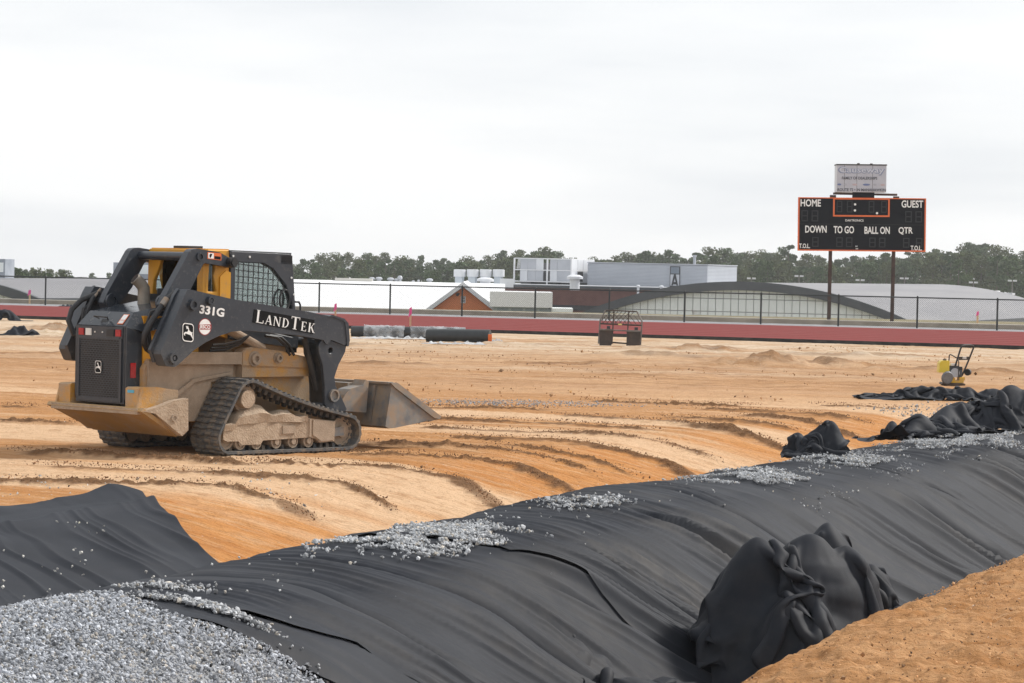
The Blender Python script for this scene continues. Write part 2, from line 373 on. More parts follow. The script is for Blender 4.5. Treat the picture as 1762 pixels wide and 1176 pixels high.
    add = N('ShaderNodeMath'); add.operation = 'ADD'; L(noise(iso, 12, 8, .7), add.inputs[0]); L(mul(noise(st, 12, 5), .8), add.inputs[1])
    L(add.outputs[0], bp.inputs['Height']); L(bp.outputs[0], p.inputs['Normal'])
    return m
build_ground()

# ------------------------------------------------------------------ running track, path, verge beyond the fence
def strip(name, near, far, z0, z1, m, edge_m=None, n=60, **props):
    """slab between two straight ground lines given by two points each"""
    def ext(l, k): (a, b) = l; return (a[0] + (b[0] - a[0]) * k, a[1] + (b[1] - a[1]) * k)
    ks = np.linspace(-2.2, 3.2, n); V = []; F = []
    for k in ks:
        a = ext(near, k); b = ext(far, k); j = .06 * float(vn(np.array(k * 160.), np.array(0.), 77)) if edge_m else 0
        V += [(a[0], a[1] + j, z0), (a[0], a[1] + j, z1), (b[0], b[1], z1), (b[0], b[1], z0)]
    for i in range(n - 1):
        o = i * 4
        for q in range(3): F.append((o + q, o + 4 + q, o + 5 + q, o + 1 + q))
    me = mesh_np(name, V, F, m)
    if edge_m:
        me.materials.append(edge_m)
        for i, pl in enumerate(me.polygons):
            if i % 3 == 0: pl.material_index = 1
    return link(name, me, **props)
M_black_edge = mat('cut_asphalt_edge', (.018, .018, .018), (.05, .047, .042), 3., .9, bump=1, bscale=8)
TN0, TN1 = (-16.81, 98.3), (13.63, 85.8); TF0, TF1 = (-20.74, 119.2), (17.71, 108.2)
m_tr = mat('red_track', (.172, .037, .035), (.192, .043, .040), 1.4, 1., spec=.08, stretch=(.3, 1, 1))
strip('running_track', (TN0, TN1), (TF0, TF1), -.25, .1, m_tr, M_black_edge, 420, kind='structure')
def lerp2(a, b, k): return (a[0] + (b[0] - a[0]) * k, a[1] + (b[1] - a[1]) * k)
m_ln = mat('dark_red_lane', (.145, .027, .026), (.17, .034, .031), .6, 1., spec=.08, stretch=(.2, 1, 1))
m_lw = mat('lane_line_paint', (.22, .055, .052), (.2, .05, .047), 2, 1., spec=.08)
for k in (.12, .24, .36, .48, .60, .72, .84):
    strip('lane_line', (lerp2(TN0, TF0, k), lerp2(TN1, TF1, k)), (lerp2(TN0, TF0, k + .008), lerp2(TN1, TF1, k + .008)), .09, .1035, m_lw, kind='structure')
m_path = mat('grey_path', (.20, .205, .215), (.29, .29, .30), 2., .9)
strip('path', ((-20.9, 119.3), (17.85, 108.3)), ((-20.5, 126.2), (19.5, 114.2)), -.2, .06, m_path, kind='structure')
m_kerb = mat('weathered_concrete', (.34, .32, .28), (.23, .215, .185), 1.5, .9)
strip('kerb', ((-21, 127.2), (20.5, 115.2)), ((-21, 128.6), (21, 116.6)), -.3, .22, m_kerb, kind='structure')
# ------------------------------------------------------------------ black drainage fabric
def M_fabric():
    m = bpy.data.materials.new('black_geotextile'); m.use_nodes = True; t = m.node_tree; N = t.nodes.new; L = t.links.new
    p = t.nodes['Principled BSDF']; p.inputs['Roughness'].default_value = .66; p.inputs['Specular IOR Level'].default_value = .16
    p.inputs['Sheen Weight'].default_value = .0; p.inputs['Sheen Roughness'].default_value = .4
    co = N('ShaderNodeTexCoord')
    def noise(s, det=6, rg=.6):
        n = N('ShaderNodeTexNoise'); n.inputs['Scale'].default_value = s; n.inputs['Detail'].default_value = det; n.inputs['Roughness'].default_value = rg; L(co.outputs['Object'], n.inputs['Vector']); return n.outputs[0]
    def rmp(src, a, b, lo=0., hi=1.):
        r = N('ShaderNodeMapRange'); r.inputs[1].default_value = a; r.inputs[2].default_value = b; r.inputs[3].default_value = lo; r.inputs[4].default_value = hi; L(src, r.inputs[0]); return r.outputs[0]
    def mix(f, a, b):
        x = N('ShaderNodeMix'); x.data_type = 'RGBA'; L(f, x.inputs[0])
        for sk, v in ((x.inputs[6], a), (x.inputs[7], b)):
            if isinstance(v, tuple): sk.default_value = (*v, 1)
            else: L(v, sk)
        return x.outputs[2]
    c = mix(rmp(noise(1.5, 5), .35, .65), (.0105, .0128, .0188), (.0190, .0222, .0300))
    a = N('ShaderNodeAttribute'); a.attribute_name = 'mud'
    mu = N('ShaderNodeMath'); mu.operation = 'MULTIPLY'; L(rmp(noise(3.2, 9, .72), .40, .72), mu.inputs[0]); L(a.outputs['Fac'], mu.inputs[1])
    mu2 = N('ShaderNodeMath'); mu2.operation = 'MULTIPLY'; mu2.inputs[1].default_value = .34; L(mu.outputs[0], mu2.inputs[0]); c = mix(mu2.outputs[0], c, (.135, .118, .098))
    L(c, p.inputs['Base Color'])
    bp = N('ShaderNodeBump'); bp.inputs['Strength'].default_value = .25; bp.inputs['Distance'].default_value = .004; L(noise(260, 3), bp.inputs['Height']); L(bp.outputs[0], p.inputs['Normal'])
    return m
FAB = M_fabric()
def ridge(x, y, seed):
    """sharp-crested folds, 0..1"""
    return (1 - np.abs(vn(x, y, seed))) ** 2
def fold(w, p=1.4):
    """row of sharp-crested folds, one per unit of w"""
    return (1 - np.abs(np.sin(math.pi * w))) ** p
def wrinkles(t, s, seed, sl):
    t = t - 1.0 * np.sqrt(np.clip(s - 1.3, 0, 9) ** 2 + .02)
    w1 = t + .34 * vn(t * .55, s * .5, seed + 1) + .34 * s * vn(t * .55, s * .15, seed + 2) + .05 * vn(t * 1.7, s * 1.3, seed + 15)
    def mask(a, b, lo, sd): return sstep(lo, lo + .55, vn(w1 * a, s * b, sd))
    wa = w1 + .16 * vn(w1 * 1.3, s * .35, seed + 30); wb = w1 + .07 * vn(w1 * 2.9, s * .6, seed + 31); wc = w1 + .035 * vn(w1 * 5, s * .9, seed + 32)
    z = .028 * vn(w1 * 1.9, s * .4, seed + 3) * (.5 + sl * 1.4) + .05 * sl * (ridge(w1 * 1.2 + .2 * s, s * .18, seed + 10) - .3)
    z = z + .10 * fold(wa * 2.1) * (.22 + .78 * sl) * mask(.9, .55, -.35, seed + 12)
    z = z + .046 * fold(wb * 4.9) * (.34 + .66 * sl) * mask(1.6, .7, -.3, seed + 6)
    z = z + .022 * fold(wc * 8.7) * (.5 + .5 * sl) * mask(1.7, .8, -.05, seed + 14) + .009 * fold(wc * 15 + .5 * s) * mask(2.2, 1.1, .05, seed + 16) - .13 * fold(w1 * .75 + .3 * vn(t, s * .3, seed + 50), 8) * (.35 + .65 * sl) * mask(.8, .6, -.4, seed + 51)
    z = z + .007 * vn(t * 2.4, s * 3.3, seed + 8) + .02 * sl * fold(w1 * 1.1 + s * 1.3 + .4 * vn(t * .8, s, seed + 40), 3) * mask(.6, .9, 0, seed + 41)
    return z
def edge_fn(pts):
    a = np.array(sorted(pts, key=lambda p: p[1])); return lambda s: np.interp(s, a[:, 1], a[:, 0])
EDGES = [[(16.4, -.8), (17.0, -.2), (17.65, .3), (17.25, .8), (17.03, 1.17), (17.15, 1.51), (17.25, 1.84), (17.5, 2.3), (18.6, 3.4), (19.2, 4)],
         [(17.2, -.8), (17.4, .3), (17.43, .7), (17.52, 1.31), (17.89, 1.58), (18.58, 1.97), (18.9, 2.3), (20.2, 3.4), (20.8, 4)],
         [(21.9, -.8), (21.9, .4), (21.83, 1.38), (22.3, 1.79), (22.49, 2.09), (23.1, 2.56), (23.9, 3.3), (24.5, 4)],
         [(44, -.8), (44, 1.4), (45.5, 2.6), (46.5, 4)]]
SHEET_LABELS = ['narrow black fabric strip whose edge lies against the gravel heap', 'black drainage fabric sheet over the trench between gravel heap and largest stone patch',
                'long muddy black fabric sheet over the trench from the biggest bundle to the far right']
WRAP_LIFT = []
def wrap_z(t, s):
    """top of the fabric, for things that lie on it"""
    sl = sstep(1.1, 1.9, s); return wrap_base(t, s) + wrinkles(t, s, 100, sl) * sstep(-.8, .0, s) + .02
for i in range(3):
    e0, e1 = edge_fn(EDGES[i]), edge_fn(EDGES[i + 1])
    S = np.concatenate([np.linspace(-.8, 0, 12)[:-1], np.linspace(0, 2.9, 84), np.linspace(2.95, 3.9, 8)]); L_ = max(1, float(e1(1.5) - e0(1.5))) + .35
    nt_ = int(min(1000, L_ / .0135)); K = np.linspace(0, 1, nt_) ** (1.35 if i == 2 else 1)
    SS, KK = np.meshgrid(S, K); E0 = e0(SS) + .03 * vn(SS * 2.3, SS * 0 + i, 31); T = E0 + (e1(SS) + .35 - E0) * KK
    sl = sstep(1.1, 1.9, SS); dt = T - E0
    lift = (.006 + .006 * (1 - sstep(0, .22, dt)) * (1 + .9 * vn(SS * 3, SS * 0 + 9 * i, 32)) + .008 * np.exp(-dt / .8)) * (1 - KK) + .006 - .04 * sstep(.035, .13, T - e1(SS))
    curl = .004 * np.exp(-(dt / .06) ** 2) * (1 + vn(SS * 4, SS * 0 + i, 33))
    Z = wrap_base(T, SS) + wrinkles(T, SS, 100, sl) * sstep(-.8, .0, SS) + lift + curl
    X, Y = xy(T, SS)
    mud = np.clip((1. - .5 * sstep(25, 29, T) if i == 2 else .5) * (.45 + .55 * sl), 0, 1) * sstep(-.25, .55, vn((T - 1. * np.clip(SS - 1.3, 0, 9)) * 4.5, SS * .55, 34) + .5 * vn((T - 1. * np.clip(SS - 1.3, 0, 9)) * 10, SS * .9, 36) + .4 * vn(T * .6, SS * .5, 37))
    me = mesh_np('fabric_sheet', np.stack([X, Y, Z], -1).reshape(-1, 3), grid_faces(nt_, len(S)), FAB, True, {'mud': mud.reshape(-1)})
    link('fabric_sheet', me, label=SHEET_LABELS[i], category='fabric', group='fabric sheets over the trench')

# the sheet on the far slope at the left
def left_sheet():
    n, m = 260, 130
    K, U = np.meshgrid(np.linspace(0, 1, m), np.linspace(0, 1, n))          # K down the slope, U along the trench
    s = -3.3 + 3.2 * K; tr = np.interp(s, [-3.4, -3.08, -2.25, -1.68, -.8, 0], [24.3, 24.55, 23.7, 23.05, 22.3, 21.6])
    t = 18.6 + (tr + .04 * vn(s * 3, s * 0, 21) - 18.6) * U
    X, Y = xy(t, s); Z = ground_base(X, Y) + .03
    w1 = t * .8 + s * .55
    w1 = w1 + .12 * vn(t * 1.5, s * 1.5, 29)
    wv = w1 + .1 * vn(t * 1.1, s * .7, 29); wr = (.075 * fold(wv * 1.15 + .5 * vn(w1 * 1.1, s * .5, 24)) * sstep(-.4, .3, vn(w1 * .9, s * .5, 22)) + .04 * fold(wv * 3.1 + .4 * vn(w1 * 2, s * .6, 35)) * sstep(-.3, .3, vn(w1 * 1.6, s * .7, 23)) + .016 * fold(wv * 8) * sstep(-.3, .4, vn(w1 * 2.2, s, 25)) + .02 * vn(w1 * 1.2, s * .6, 28)) * (.12 + .88 * sstep(.05, .5, K)) - .01
    top = np.exp(-(K / .055) ** 2); right = np.exp(-((1 - U) / .035) ** 2)
    Z = Z + wr + top * (.03 + .035 * vn(t * 1.3, t * 0, 26)) + .045 * np.exp(-((K - .17 - .03 * vn(t * 1.4, t * 0, 28)) / .03) ** 2) - .03 * np.exp(-((K - .11) / .03) ** 2) + right * .02
    corner = np.exp(-((t - 24.35) / .28) ** 2 - ((s + 3.2) / .3) ** 2); Z = Z + .03 * corner
    Z = np.maximum(Z, ground_base(X, Y) + .02)
    me = mesh_np('fabric_sheet', np.stack([X, Y, Z], -1).reshape(-1, 3), grid_faces(n, m), FAB, True, {'mud': (.25 * sstep(0, 1, K)).reshape(-1)})
    link('fabric_sheet', me, label='black fabric sheet with rolled top edge on the far trench slope at left', category='fabric')
    return
left_sheet()

# crumpled bundles: a sheet dropped on the spot and gathered together
def surf(x, y):
    t, s = ts(x, y); g = ground_base(x, y); w_ = wrap_base(t, s) + .03
    return np.where((t > 17) & (t < 44) & (s > -.6) & (s < 3.8), np.maximum(g, w_), g)
def drape(nx, ny, lx, ly, centre, rot, cx, cy, lumps, steps=130, seed=1, h0=.5, jit=.1, pull=None, stiff=.35, knob=9):
    rng = np.random.default_rng(seed)
    u, v = np.meshgrid(np.linspace(-.5, .5, nx), np.linspace(-.5, .5, ny))
    a = u * lx * cx; b = v * ly * cy
    nz_ = vn(u * 4.3 + seed, v * 3.7, seed) * jit + vn(u * 9.1, v * 8.7 + seed, seed + 1) * jit * .6 + vn(u * 19, v * 17 + seed, seed + 4) * jit * .2
    a = a + vn(u * 5, v * 5 + 3, seed + 2) * jit * .5; b = b + vn(u * 5 + 7, v * 5, seed + 3) * jit * .5
    co, si = math.cos(rot), math.sin(rot)
    x = centre[0] + a * co - b * si; y = centre[1] + a * si + b * co
    knobs = []
    for k in range(knob):
        L0 = lumps[k % len(lumps)]; an = rng.uniform(0, 6.28); f_ = rng.uniform(.25, .75); kx, ky = L0[0] + L0[2] * f_ * math.cos(an), L0[1] + L0[3] * f_ * math.sin(an)
        kz = L0[5] * (1 - f_ ** 1.7) + rng.uniform(.04, .11); knobs.append((kx, ky, .3 * L0[2], .3 * L0[2], 0, kz + float(surf(np.array([L0[0]]), np.array([L0[1]]))[0] - surf(np.array([kx]), np.array([ky]))[0])))
    def hf(x, y):
        h = surf(x, y)
        for ki, (px, py, rx, ry, r_, hh) in enumerate(lumps + knobs):
            if ki < len(lumps): hh = hh * 1.
            c2, s2 = math.cos(r_), math.sin(r_); dx = x - px; dy = y - py
            q = 1 - ((dx * c2 + dy * s2) / rx) ** 2 - ((-dx * s2 + dy * c2) / ry) ** 2
            q = np.sqrt(np.clip(1 - q, 0, 9)); h = np.maximum(h, surf(np.array([px]), np.array([py]))[0] - .03 + (hh + .03) * np.clip(1 - q ** 1.7, 0, 1))
        return h
    P = np.stack([x, y, hf(x, y) + h0 * (.25 + .2 * nz_ / max(jit, 1e-3)) + .02], -1); Q = P.copy()
    dx, dy = lx / (nx - 1), ly / (ny - 1); dd = math.hypot(dx, dy)
    cons = []
    for par in (0, 1):
        cons.append((np.s_[:, par:nx - 1:2], np.s_[:, par + 1::2], dx, 1.)); cons.append((np.s_[par:ny - 1:2], np.s_[par + 1::2], dy, 1.))
    for par in (0, 1):
        cons.append((np.s_[par:ny - 1:2, :-1], np.s_[par + 1::2, 1:], dd, .6)); cons.append((np.s_[par:ny - 1:2, 1:], np.s_[par + 1::2, :-1], dd, .6))
    for par in range(4):
        if par in (0, 1, 2, 3):
            k0 = [j for j in range(nx - 3) if j % 6 in (par, ) or j % 6 == par + 3 and False]
    def solve(Aw, Bw, L, k):
        A = P[Aw]; B = P[Bw]; n0 = min(A.shape[0], B.shape[0]); n1 = min(A.shape[1], B.shape[1]); A = A[:n0, :n1]; B = B[:n0, :n1]
        d = B - A; l = np.sqrt((d * d).sum(-1, keepdims=True)) + 1e-9; c = d * (.5 * k * (l - L) / l); A += c; B -= c
    def bend(k):
        for st in (2, 4):
            for ax, L in ((1, dx * st), (0, dy * st)):
                A = P[:, :-st] if ax else P[:-st]; B = P[:, st:] if ax else P[st:]
                d = B - A; l = np.sqrt((d * d).sum(-1, keepdims=True)) + 1e-9
                c = d * (.25 * k * np.minimum(l - L * .97, 0) / l); A += c; B -= c
    for it in range(steps):
        vel = (P - Q) * .93; Q = P.copy(); P += np.clip(vel, -.03, .03); P[..., 2] -= .0045
        if pull and it < pull[1]: P[..., :2] += (np.array(centre[:2]) - P[..., :2]) * pull[0]
        for _ in range(5):
            for c in cons: solve(*c)
            bend(stiff)
        h = hf(P[..., 0], P[..., 1]) + .012; m = P[..., 2] < h
        P[..., 2] = np.where(m, h, P[..., 2])
        f_ = np.where(m, .7, 0.)[..., None]; P[..., :2] = P[..., :2] * (1 - f_) + Q[..., :2] * f_
    return P
def bundle(label, nx, ny, *a, mud=.1, **k):
    P = drape(nx, ny, *a, **k); g = np.random.default_rng(nx * ny); lx, ly = a[0], a[1]
    u, v = np.meshgrid(np.linspace(0, lx, nx), np.linspace(0, ly, ny)); N = np.cross(np.gradient(P, axis=1), np.gradient(P, axis=0)); N /= np.linalg.norm(N, axis=-1, keepdims=True) + 1e-9; dsp = 0
    for q in range(7):                                  # sharp creases across the sheet
        an = g.uniform(0, 3.14); f_ = g.uniform(1.2, 3.2); ph = (u * math.cos(an) + v * math.sin(an)) * f_ + .5 * vn(u * 1.3, v * 1.3, 200 + q) + g.uniform(0, 1)
        dsp = dsp + (np.abs(ph % 1 - .5) * 4 - 1) / f_ * .03 * sstep(-.1, .5, vn(u * 1.1 + 9 * q, v * 1.1, 210 + q))
    P = P + N * dsp[..., None]
    me = mesh_np('fabric_bundle', P.reshape(-1, 3), grid_faces(ny, nx), FAB, True, {'mud': np.full(nx * ny, mud)})
    o = link('fabric_bundle', me, label=label, category='fabric', group='crumpled fabric bundles')
    sb = o.modifiers.new('smooth', 'SUBSURF'); sb.levels = 1; sb.render_levels = 1
    
    return o
def bxy(t, s): return tuple(float(q) for q in xy(np.array(t), np.array(s)))
B1 = bxy(23.35, 3.1); B1b = bxy(25.2, 2.95)
bundle('biggest crumpled black fabric bundle between the trench sheets and the near dirt bank', 124, 108, 3.6, 3.2, (*B1, 0), .5, .46, .46,
       [(B1[0] + .1, B1[1] + .05, .85, .64, .3, 1.36), (B1[0] - .3, B1[1] - .05, .6, .5, 0, 1.2), (B1[0] + .38, B1[1] + .2, .52, .45, 0, 1.16), (B1[0] - .1, B1[1] - .35, .55, .4, 0, .95)], seed=15, h0=.6, jit=.15, pull=(.003, 80), stiff=.5, knob=3, mud=.3)
bundle('crumpled black fabric lobe on the right side of the biggest bundle', 96, 84, 2.9, 2.5, (*B1b, 0), .8, .43, .43,
       [(B1b[0] - .15, B1b[1] - .2, .55, .5, .9, 1.2), (B1b[0] + .25, B1b[1] + .1, .45, .45, .9, .95), (B1b[0] + .0, B1b[1] - .5, .45, .35, .4, .8)], seed=5, h0=.5, jit=.2, pull=(.004, 90), stiff=.3, knob=7, mud=.35)
B2 = bxy(32.75, .22)
bundle('small knotted black fabric bundle standing alone on the trench crest', 84, 74, 1.9, 1.6, (*B2, 0), .3, .42, .42, [(B2[0] + .14, B2[1], .26, .22, .2, .36), (B2[0] - .2, B2[1] + .06, .2, .18, 0, .28), (B2[0] + .0, B2[1] - .05, .26, .22, 0, .22), (B2[0] + .34, B2[1], .14, .16, 0, .18)], seed=22, h0=.4, jit=.2, pull=(.005, 90), stiff=.3, knob=6)
B3 = bxy(36.9, .1); B3b = bxy(38.4, .4)
bundle('long low heap of black fabric trailing along the trench crest', 130, 60, 4.6, 1.5, (*B3, 0), 1.08, .64, .48, [(*bxy(37.5, .12), .6, .3, 1.08, .36), (*bxy(36.6, .05), .55, .25, 1.1, .28), (*bxy(35.6, .0), .5, .2, 1.1, .17), (*bxy(34.8, .0), .4, .15, 1.1, .08)], seed=31, h0=.25, jit=.11, pull=(.002, 50), stiff=.45, knob=3)
bundle('smooth humped black fabric pile at the right end of the long heap', 90, 70, 2.6, 1.8, (*B3b, 0), .4, .62, .58, [(B3b[0] + .25, B3b[1], .8, .45, .2, .52), (B3b[0] - .45, B3b[1] - .1, .45, .35, .2, .40)], seed=41, h0=.4, jit=.1, pull=(.003, 60), knob=2)
B4 = bxy(47.4, -4.0)
bundle('flat rumpled black fabric lying on the dirt below the plate compactor', 120, 48, 4.2, 1.5, (*B4, 0), .05, .64, .6, [(*B4, .7, .3, 0, .18), (B4[0] + .8, B4[1], .4, .3, 0, .2), (B4[0] - .6, B4[1], .4, .3, 0, .12)], seed=51, h0=.16, jit=.14, pull=(.001, 30), knob=8)
B5 = bxy(47.6, -2.2)
bundle('rumpled black fabric at the far right edge of the dirt field', 90, 54, 3.0, 1.7, (*B5, 0), .2, .64, .6, [(B5[0] + .5, B5[1] + .3, .7, .4, 0, .42), (B5[0] - .3, B5[1], .5, .3, 0, .2)], seed=61, h0=.2, jit=.14, knob=6)
B6 = bxy(21.3, 2.45)
bundle('low fold of black fabric at the foot of the muddy sheet', 60, 44, 1.25, .9, (*B6, 0), .4, .7, .65, [(B6[0] + .05, B6[1] - .1, .4, .2, .3, .17)], seed=73, h0=.2, jit=.08, mud=.5, knob=1)
# little peaks that stick up behind the crest
def peak(t, s, w_, h, label):
    x, y = bxy(t, s); z = float(wrap_base(np.array(t), np.array(s))) - .05
    K, U = np.meshgrid(np.linspace(-1, 1, 15), np.linspace(-1, 1, 9))
    zz = h * np.clip(1 - np.abs(K + .15 * U) ** .9, 0, 1) * (1 - .5 * np.abs(U)) + .02 * vn(K * 3, U * 3, int(t * 10))
    V = np.stack([x + K * w_, y + U * .16 + .05 * K, z + zz], -1).reshape(-1, 3)
    link('fabric_flap', mesh_np('fabric_flap', V, grid_faces(9, 15), FAB, True, {'mud': np.zeros(len(V))}), label=label, category='fabric', group='fabric flaps on the crest')
peak(27.3, -.25, .13, .16, 'small pointed fabric flap sticking up on the trench crest by the dirt slope')
peak(31.1, -.2, .08, .12, 'tiny black fabric flap left of the knotted bundle')

# ------------------------------------------------------------------ crushed stone
ICO = [(0, -.526, .851), (0, .526, .851), (0, -.526, -.851), (0, .526, -.851), (.851, 0, .526), (.851, 0, -.526), (-.851, 0, .526), (-.851, 0, -.526), (.526, .851, 0), (-.526, .851, 0), (.526, -.851, 0), (-.526, -.851, 0)]
ICF = np.array([(0, 4, 1), (0, 1, 6), (0, 6, 11), (0, 11, 10), (0, 10, 4), (3, 5, 2), (3, 2, 7), (3, 7, 9), (3, 9, 8), (3, 8, 5), (4, 8, 1), (1, 8, 9), (1, 9, 6), (6, 9, 7), (6, 7, 11), (11, 7, 2), (11, 2, 10), (10, 2, 5), (10, 5, 4), (4, 5, 8)])
def M_stone():
    m = bpy.data.materials.new('crushed_stone'); m.use_nodes = True; t = m.node_tree
    p = t.nodes['Principled BSDF']; p.inputs['Roughness'].default_value = .85
    a = t.nodes.new('ShaderNodeAttribute'); a.attribute_name = 'tint'; t.links.new(a.outputs['Color'], p.inputs['Base Color']); return m
STONE = M_stone()
OCT = [(1, 0, .1), (-1, .1, 0), (.1, 1, 0), (0, -1, .1), (0, .1, 1), (.1, 0, -1)]
OCF = np.array([(0, 2, 4), (2, 1, 4), (1, 3, 4), (3, 0, 4), (2, 0, 5), (1, 2, 5), (3, 1, 5), (0, 3, 5)])
def stones(P, r, seed, name, label, tint=(.40, .415, .44), spread=.30, category='gravel', warm=.1):
    """one joined scatter of angular stones at points P"""
    rng = np.random.default_rng(seed); n = len(P)
    lo = seed > 93; base = np.array(OCT if lo else ICO); nv = len(base); vars_ = np.stack([base * (1 + rng.uniform(-.4, .35, (nv, 1))) for _ in range(12)])
    q = rng.normal(size=(n, 4)); q /= np.linalg.norm(q, axis=1)[:, None]; a, b, c, d = q.T
    R = np.stack([np.stack([1 - 2 * (c * c + d * d), 2 * (b * c - a * d), 2 * (b * d + a * c)], -1), np.stack([2 * (b * c + a * d), 1 - 2 * (b * b + d * d), 2 * (c * d - a * b)], -1), np.stack([2 * (b * d - a * c), 2 * (c * d + a * b), 1 - 2 * (b * b + c * c)], -1)], 1)
    sc = r * np.exp(rng.normal(0, .32, n))[:, None, None] * rng.uniform(.5, 1.25, (n, 1, 3))
    V = np.einsum('nij,nvj->nvi', R, vars_[rng.integers(0, 12, n)] * sc) + P[:, None]
    F = ((OCF if lo else ICF)[None] + (np.arange(n) * nv)[:, None, None]).reshape(-1, 3)
    tn = np.array(tint)[None] * (1 + rng.normal(0, spread, (n, 1))); wm = rng.random(n) < warm; tn[wm] *= np.array([1.12, 1.0, .84]); tn = np.clip(tn, .012, .78)
    me = mesh_np(name, V.reshape(-1, 3), F, STONE, False, {'tint': np.repeat(tn, nv, 0)})
    return link(name, me, kind='stuff', label=label, category=category)
rng = np.random.default_rng(8)
def heap_z(t, s):
    return soft(s, [-1.2, -.6, -.2, .3, 1.0, 1.5, 1.9, 2.4, 3.0, 4.2], [-.9, -.48, -.06, .055, .06, -.04, -.27, -.69, -1.1, -1.4]) + .02 * vn(t * 1.5, s * 1.5, 80) + .03 * vn(t * .6, s * .6, 81)
def heap():
    e = edge_fn(EDGES[0]); n, m = 110, 120
    S, K = np.meshgrid(np.linspace(-1.1, 4, m), np.linspace(0, 1, n)); T = 10.5 + (e(S) + .12 - 10.5) * K
    X, Y = xy(T, S); Z = heap_z(T, S) - .02 - .02 * sstep(.9, 1, K)
    link('gravel_bed', mesh_np('gravel_bed', np.stack([X, Y, Z], -1).reshape(-1, 3), grid_faces(n, m), mat('gravel_bed', (.2, .205, .215), (.33, .335, .345), 60, .95), True), kind='structure')
    nn = 58000; s = rng.uniform(-.8, 3.7, nn); k = rng.random(nn) ** .8; t = 12.6 + (e(s) + .05 - 12.6) * k
    x, y = xy(t, s); z = heap_z(t, s) - .006 + rng.uniform(0, .016, nn)
    stones(np.stack([x, y, z], -1),  .0086, 1, 'gravel', 'heap of grey crushed stone at the bottom left corner', tint=(.34, .355, .385), spread=.36)
heap()
def patch(t0, s0, rt, rs, n, label, seed, skew=0., r=.0095, lay=.014):
    g = np.random.default_rng(seed); a = g.normal(0, .5, n); b = g.normal(0, .5, n); k = (vn(a * 3.1 + seed, b * 2.3, seed) + .5 * vn(a * 7, b * 6, seed + 1)) > -.35 + .3 * (a * a + b * b)
    a, b = a[k], b[k]; s = s0 + b * rs; t = t0 + a * rt + skew * b * rs
    x, y = xy(t, s); z = wrap_z(t, s) + .008 + g.uniform(0, lay, len(x))
    stones(np.stack([x, y, z], -1), r, seed, 'gravel', label, tint=(.37, .38, .395), spread=.3)
patch(21.8, .72, 1.1, .5, 9500, 'largest patch of grey stones on the trench sheet nearest the loader', 91)
patch(17.95, .68, .2, .28, 420, 'small patch of stones on the narrow sheet near the heap', 92)
patch(17.45, 1.2, .09, .55, 900, 'thin line of stones along the fabric edge above the heap', 93)
patch(25.2, .72, .55, .28, 2600, 'small pale stone patch on the crest right of the largest patch', 94)
patch(29.4, .85, 1.1, .55, 7500, 'stone patch on the fabric behind the biggest bundle', 95)
patch(32.2, .75, .8, .5, 4200, 'stone patch on the fabric below the knotted bundle', 96)
patch(36.0, .85, 2.2, .5, 9500, 'long stone patch on the fabric beside the long heap', 97)
def scatter(n, f, r, label, seed, **k):
    g = np.random.default_rng(seed); stones(f(g, n), r, seed, 'gravel', label, **k)
def on_wrap(g, n):
    t = g.uniform(17.8, 34, n); s = np.clip(np.abs(g.normal(.7, .5, n)), 0, 1.5); x, y = xy(t, s); return np.stack([x, y, wrap_z(t, s) + .008], -1)
scatter(130, on_wrap, .009, 'single loose stones strewn over the black trench sheets', 98, tint=(.5, .5, .49))
def on_left(g, n):
    u = g.random(n) ; s = g.uniform(-3., -.6, n); t = 19.5 + g.random(n) * 3.4; cl = vn(t * 2.5, s * 2.5, 3) > .25; t, s = t[cl], s[cl]
    x, y = xy(t, s); return np.stack([x, y, ground_base(x, y) + .075], -1)
scatter(300, on_left, .010, 'loose pale stones on the left slope sheet', 99, tint=(.55, .53, .49))
def on_field(g, n):
    x = g.normal(.1, .85, n); y = 44.4 + .1 * x + g.normal(0, .5, n); return np.stack([x, y, ground_base(x, y) + .012], -1)
scatter(1100, on_field, .011, 'grey gravel spilled in a streak on the dirt in front of the bucket', 101, tint=(.30, .30, .31))
def on_near(g, n):
    x = g.uniform(-5.2, -1.6, n); y = 25.2 + g.random(n) * 5.5; k = (vn(x * 1.1, y * .7, 12) + .3 * vn(x * 4, y * 4, 13)) > .12; x, y = x[k], y[k]; return np.stack([x, y, ground_base(x, y) + .01], -1)
scatter(380, on_near, .010, 'small grey and white stones strewn on the dirt below the loader', 102, tint=(.46, .45, .43), spread=.4)
def on_right(g, n):
    t = g.uniform(43, 50, n); s = g.normal(-1.6, .7, n); x, y = xy(t, s); return np.stack([x, y, ground_base(x, y) + .015], -1)
scatter(5000, on_right, .018, 'grey gravel spread at the far right edge behind the humped pile', 103, tint=(.34, .34, .345))
# crumbly clods on the ridges and the rough ground
def clods(g, n):
    out_ = []
    for pl in WINDROWS:
        a = np.array(pl); L = np.hypot(*np.diff(a, axis=0).T); m = int(L.sum() * 130); k = g.random(m) * L.sum(); c = np.r_[0, np.cumsum(L)]
        x = np.interp(k, c, a[:, 0]) + g.normal(0, .06, m); y = np.interp(k, c, a[:, 1]) + g.normal(0, .07, m); out_.append(np.stack([x, y, ground_base(x, y) + .015 + g.random(m) * .05], -1))
    return np.concatenate(out_)
scatter(0, clods, .0065, 'crumbly brown soil clods along the dozed ridges', 104, tint=(.21, .105, .046), spread=.3, category='soil', warm=0)
def clods2(g, n):
    x = g.uniform(-11, 13, n); y = 46 + 38 * g.random(n); k = fbm(x * .8, y * .4, 15, 3) > .15; x, y = x[k], y[k]; return np.stack([x, y, ground_base(x, y) + .03], -1)
scatter(3200, clods2, .017, 'brown soil lumps scattered over the rough far half of the field', 105, tint=(.40, .225, .105), spread=.3, category='soil', warm=0)
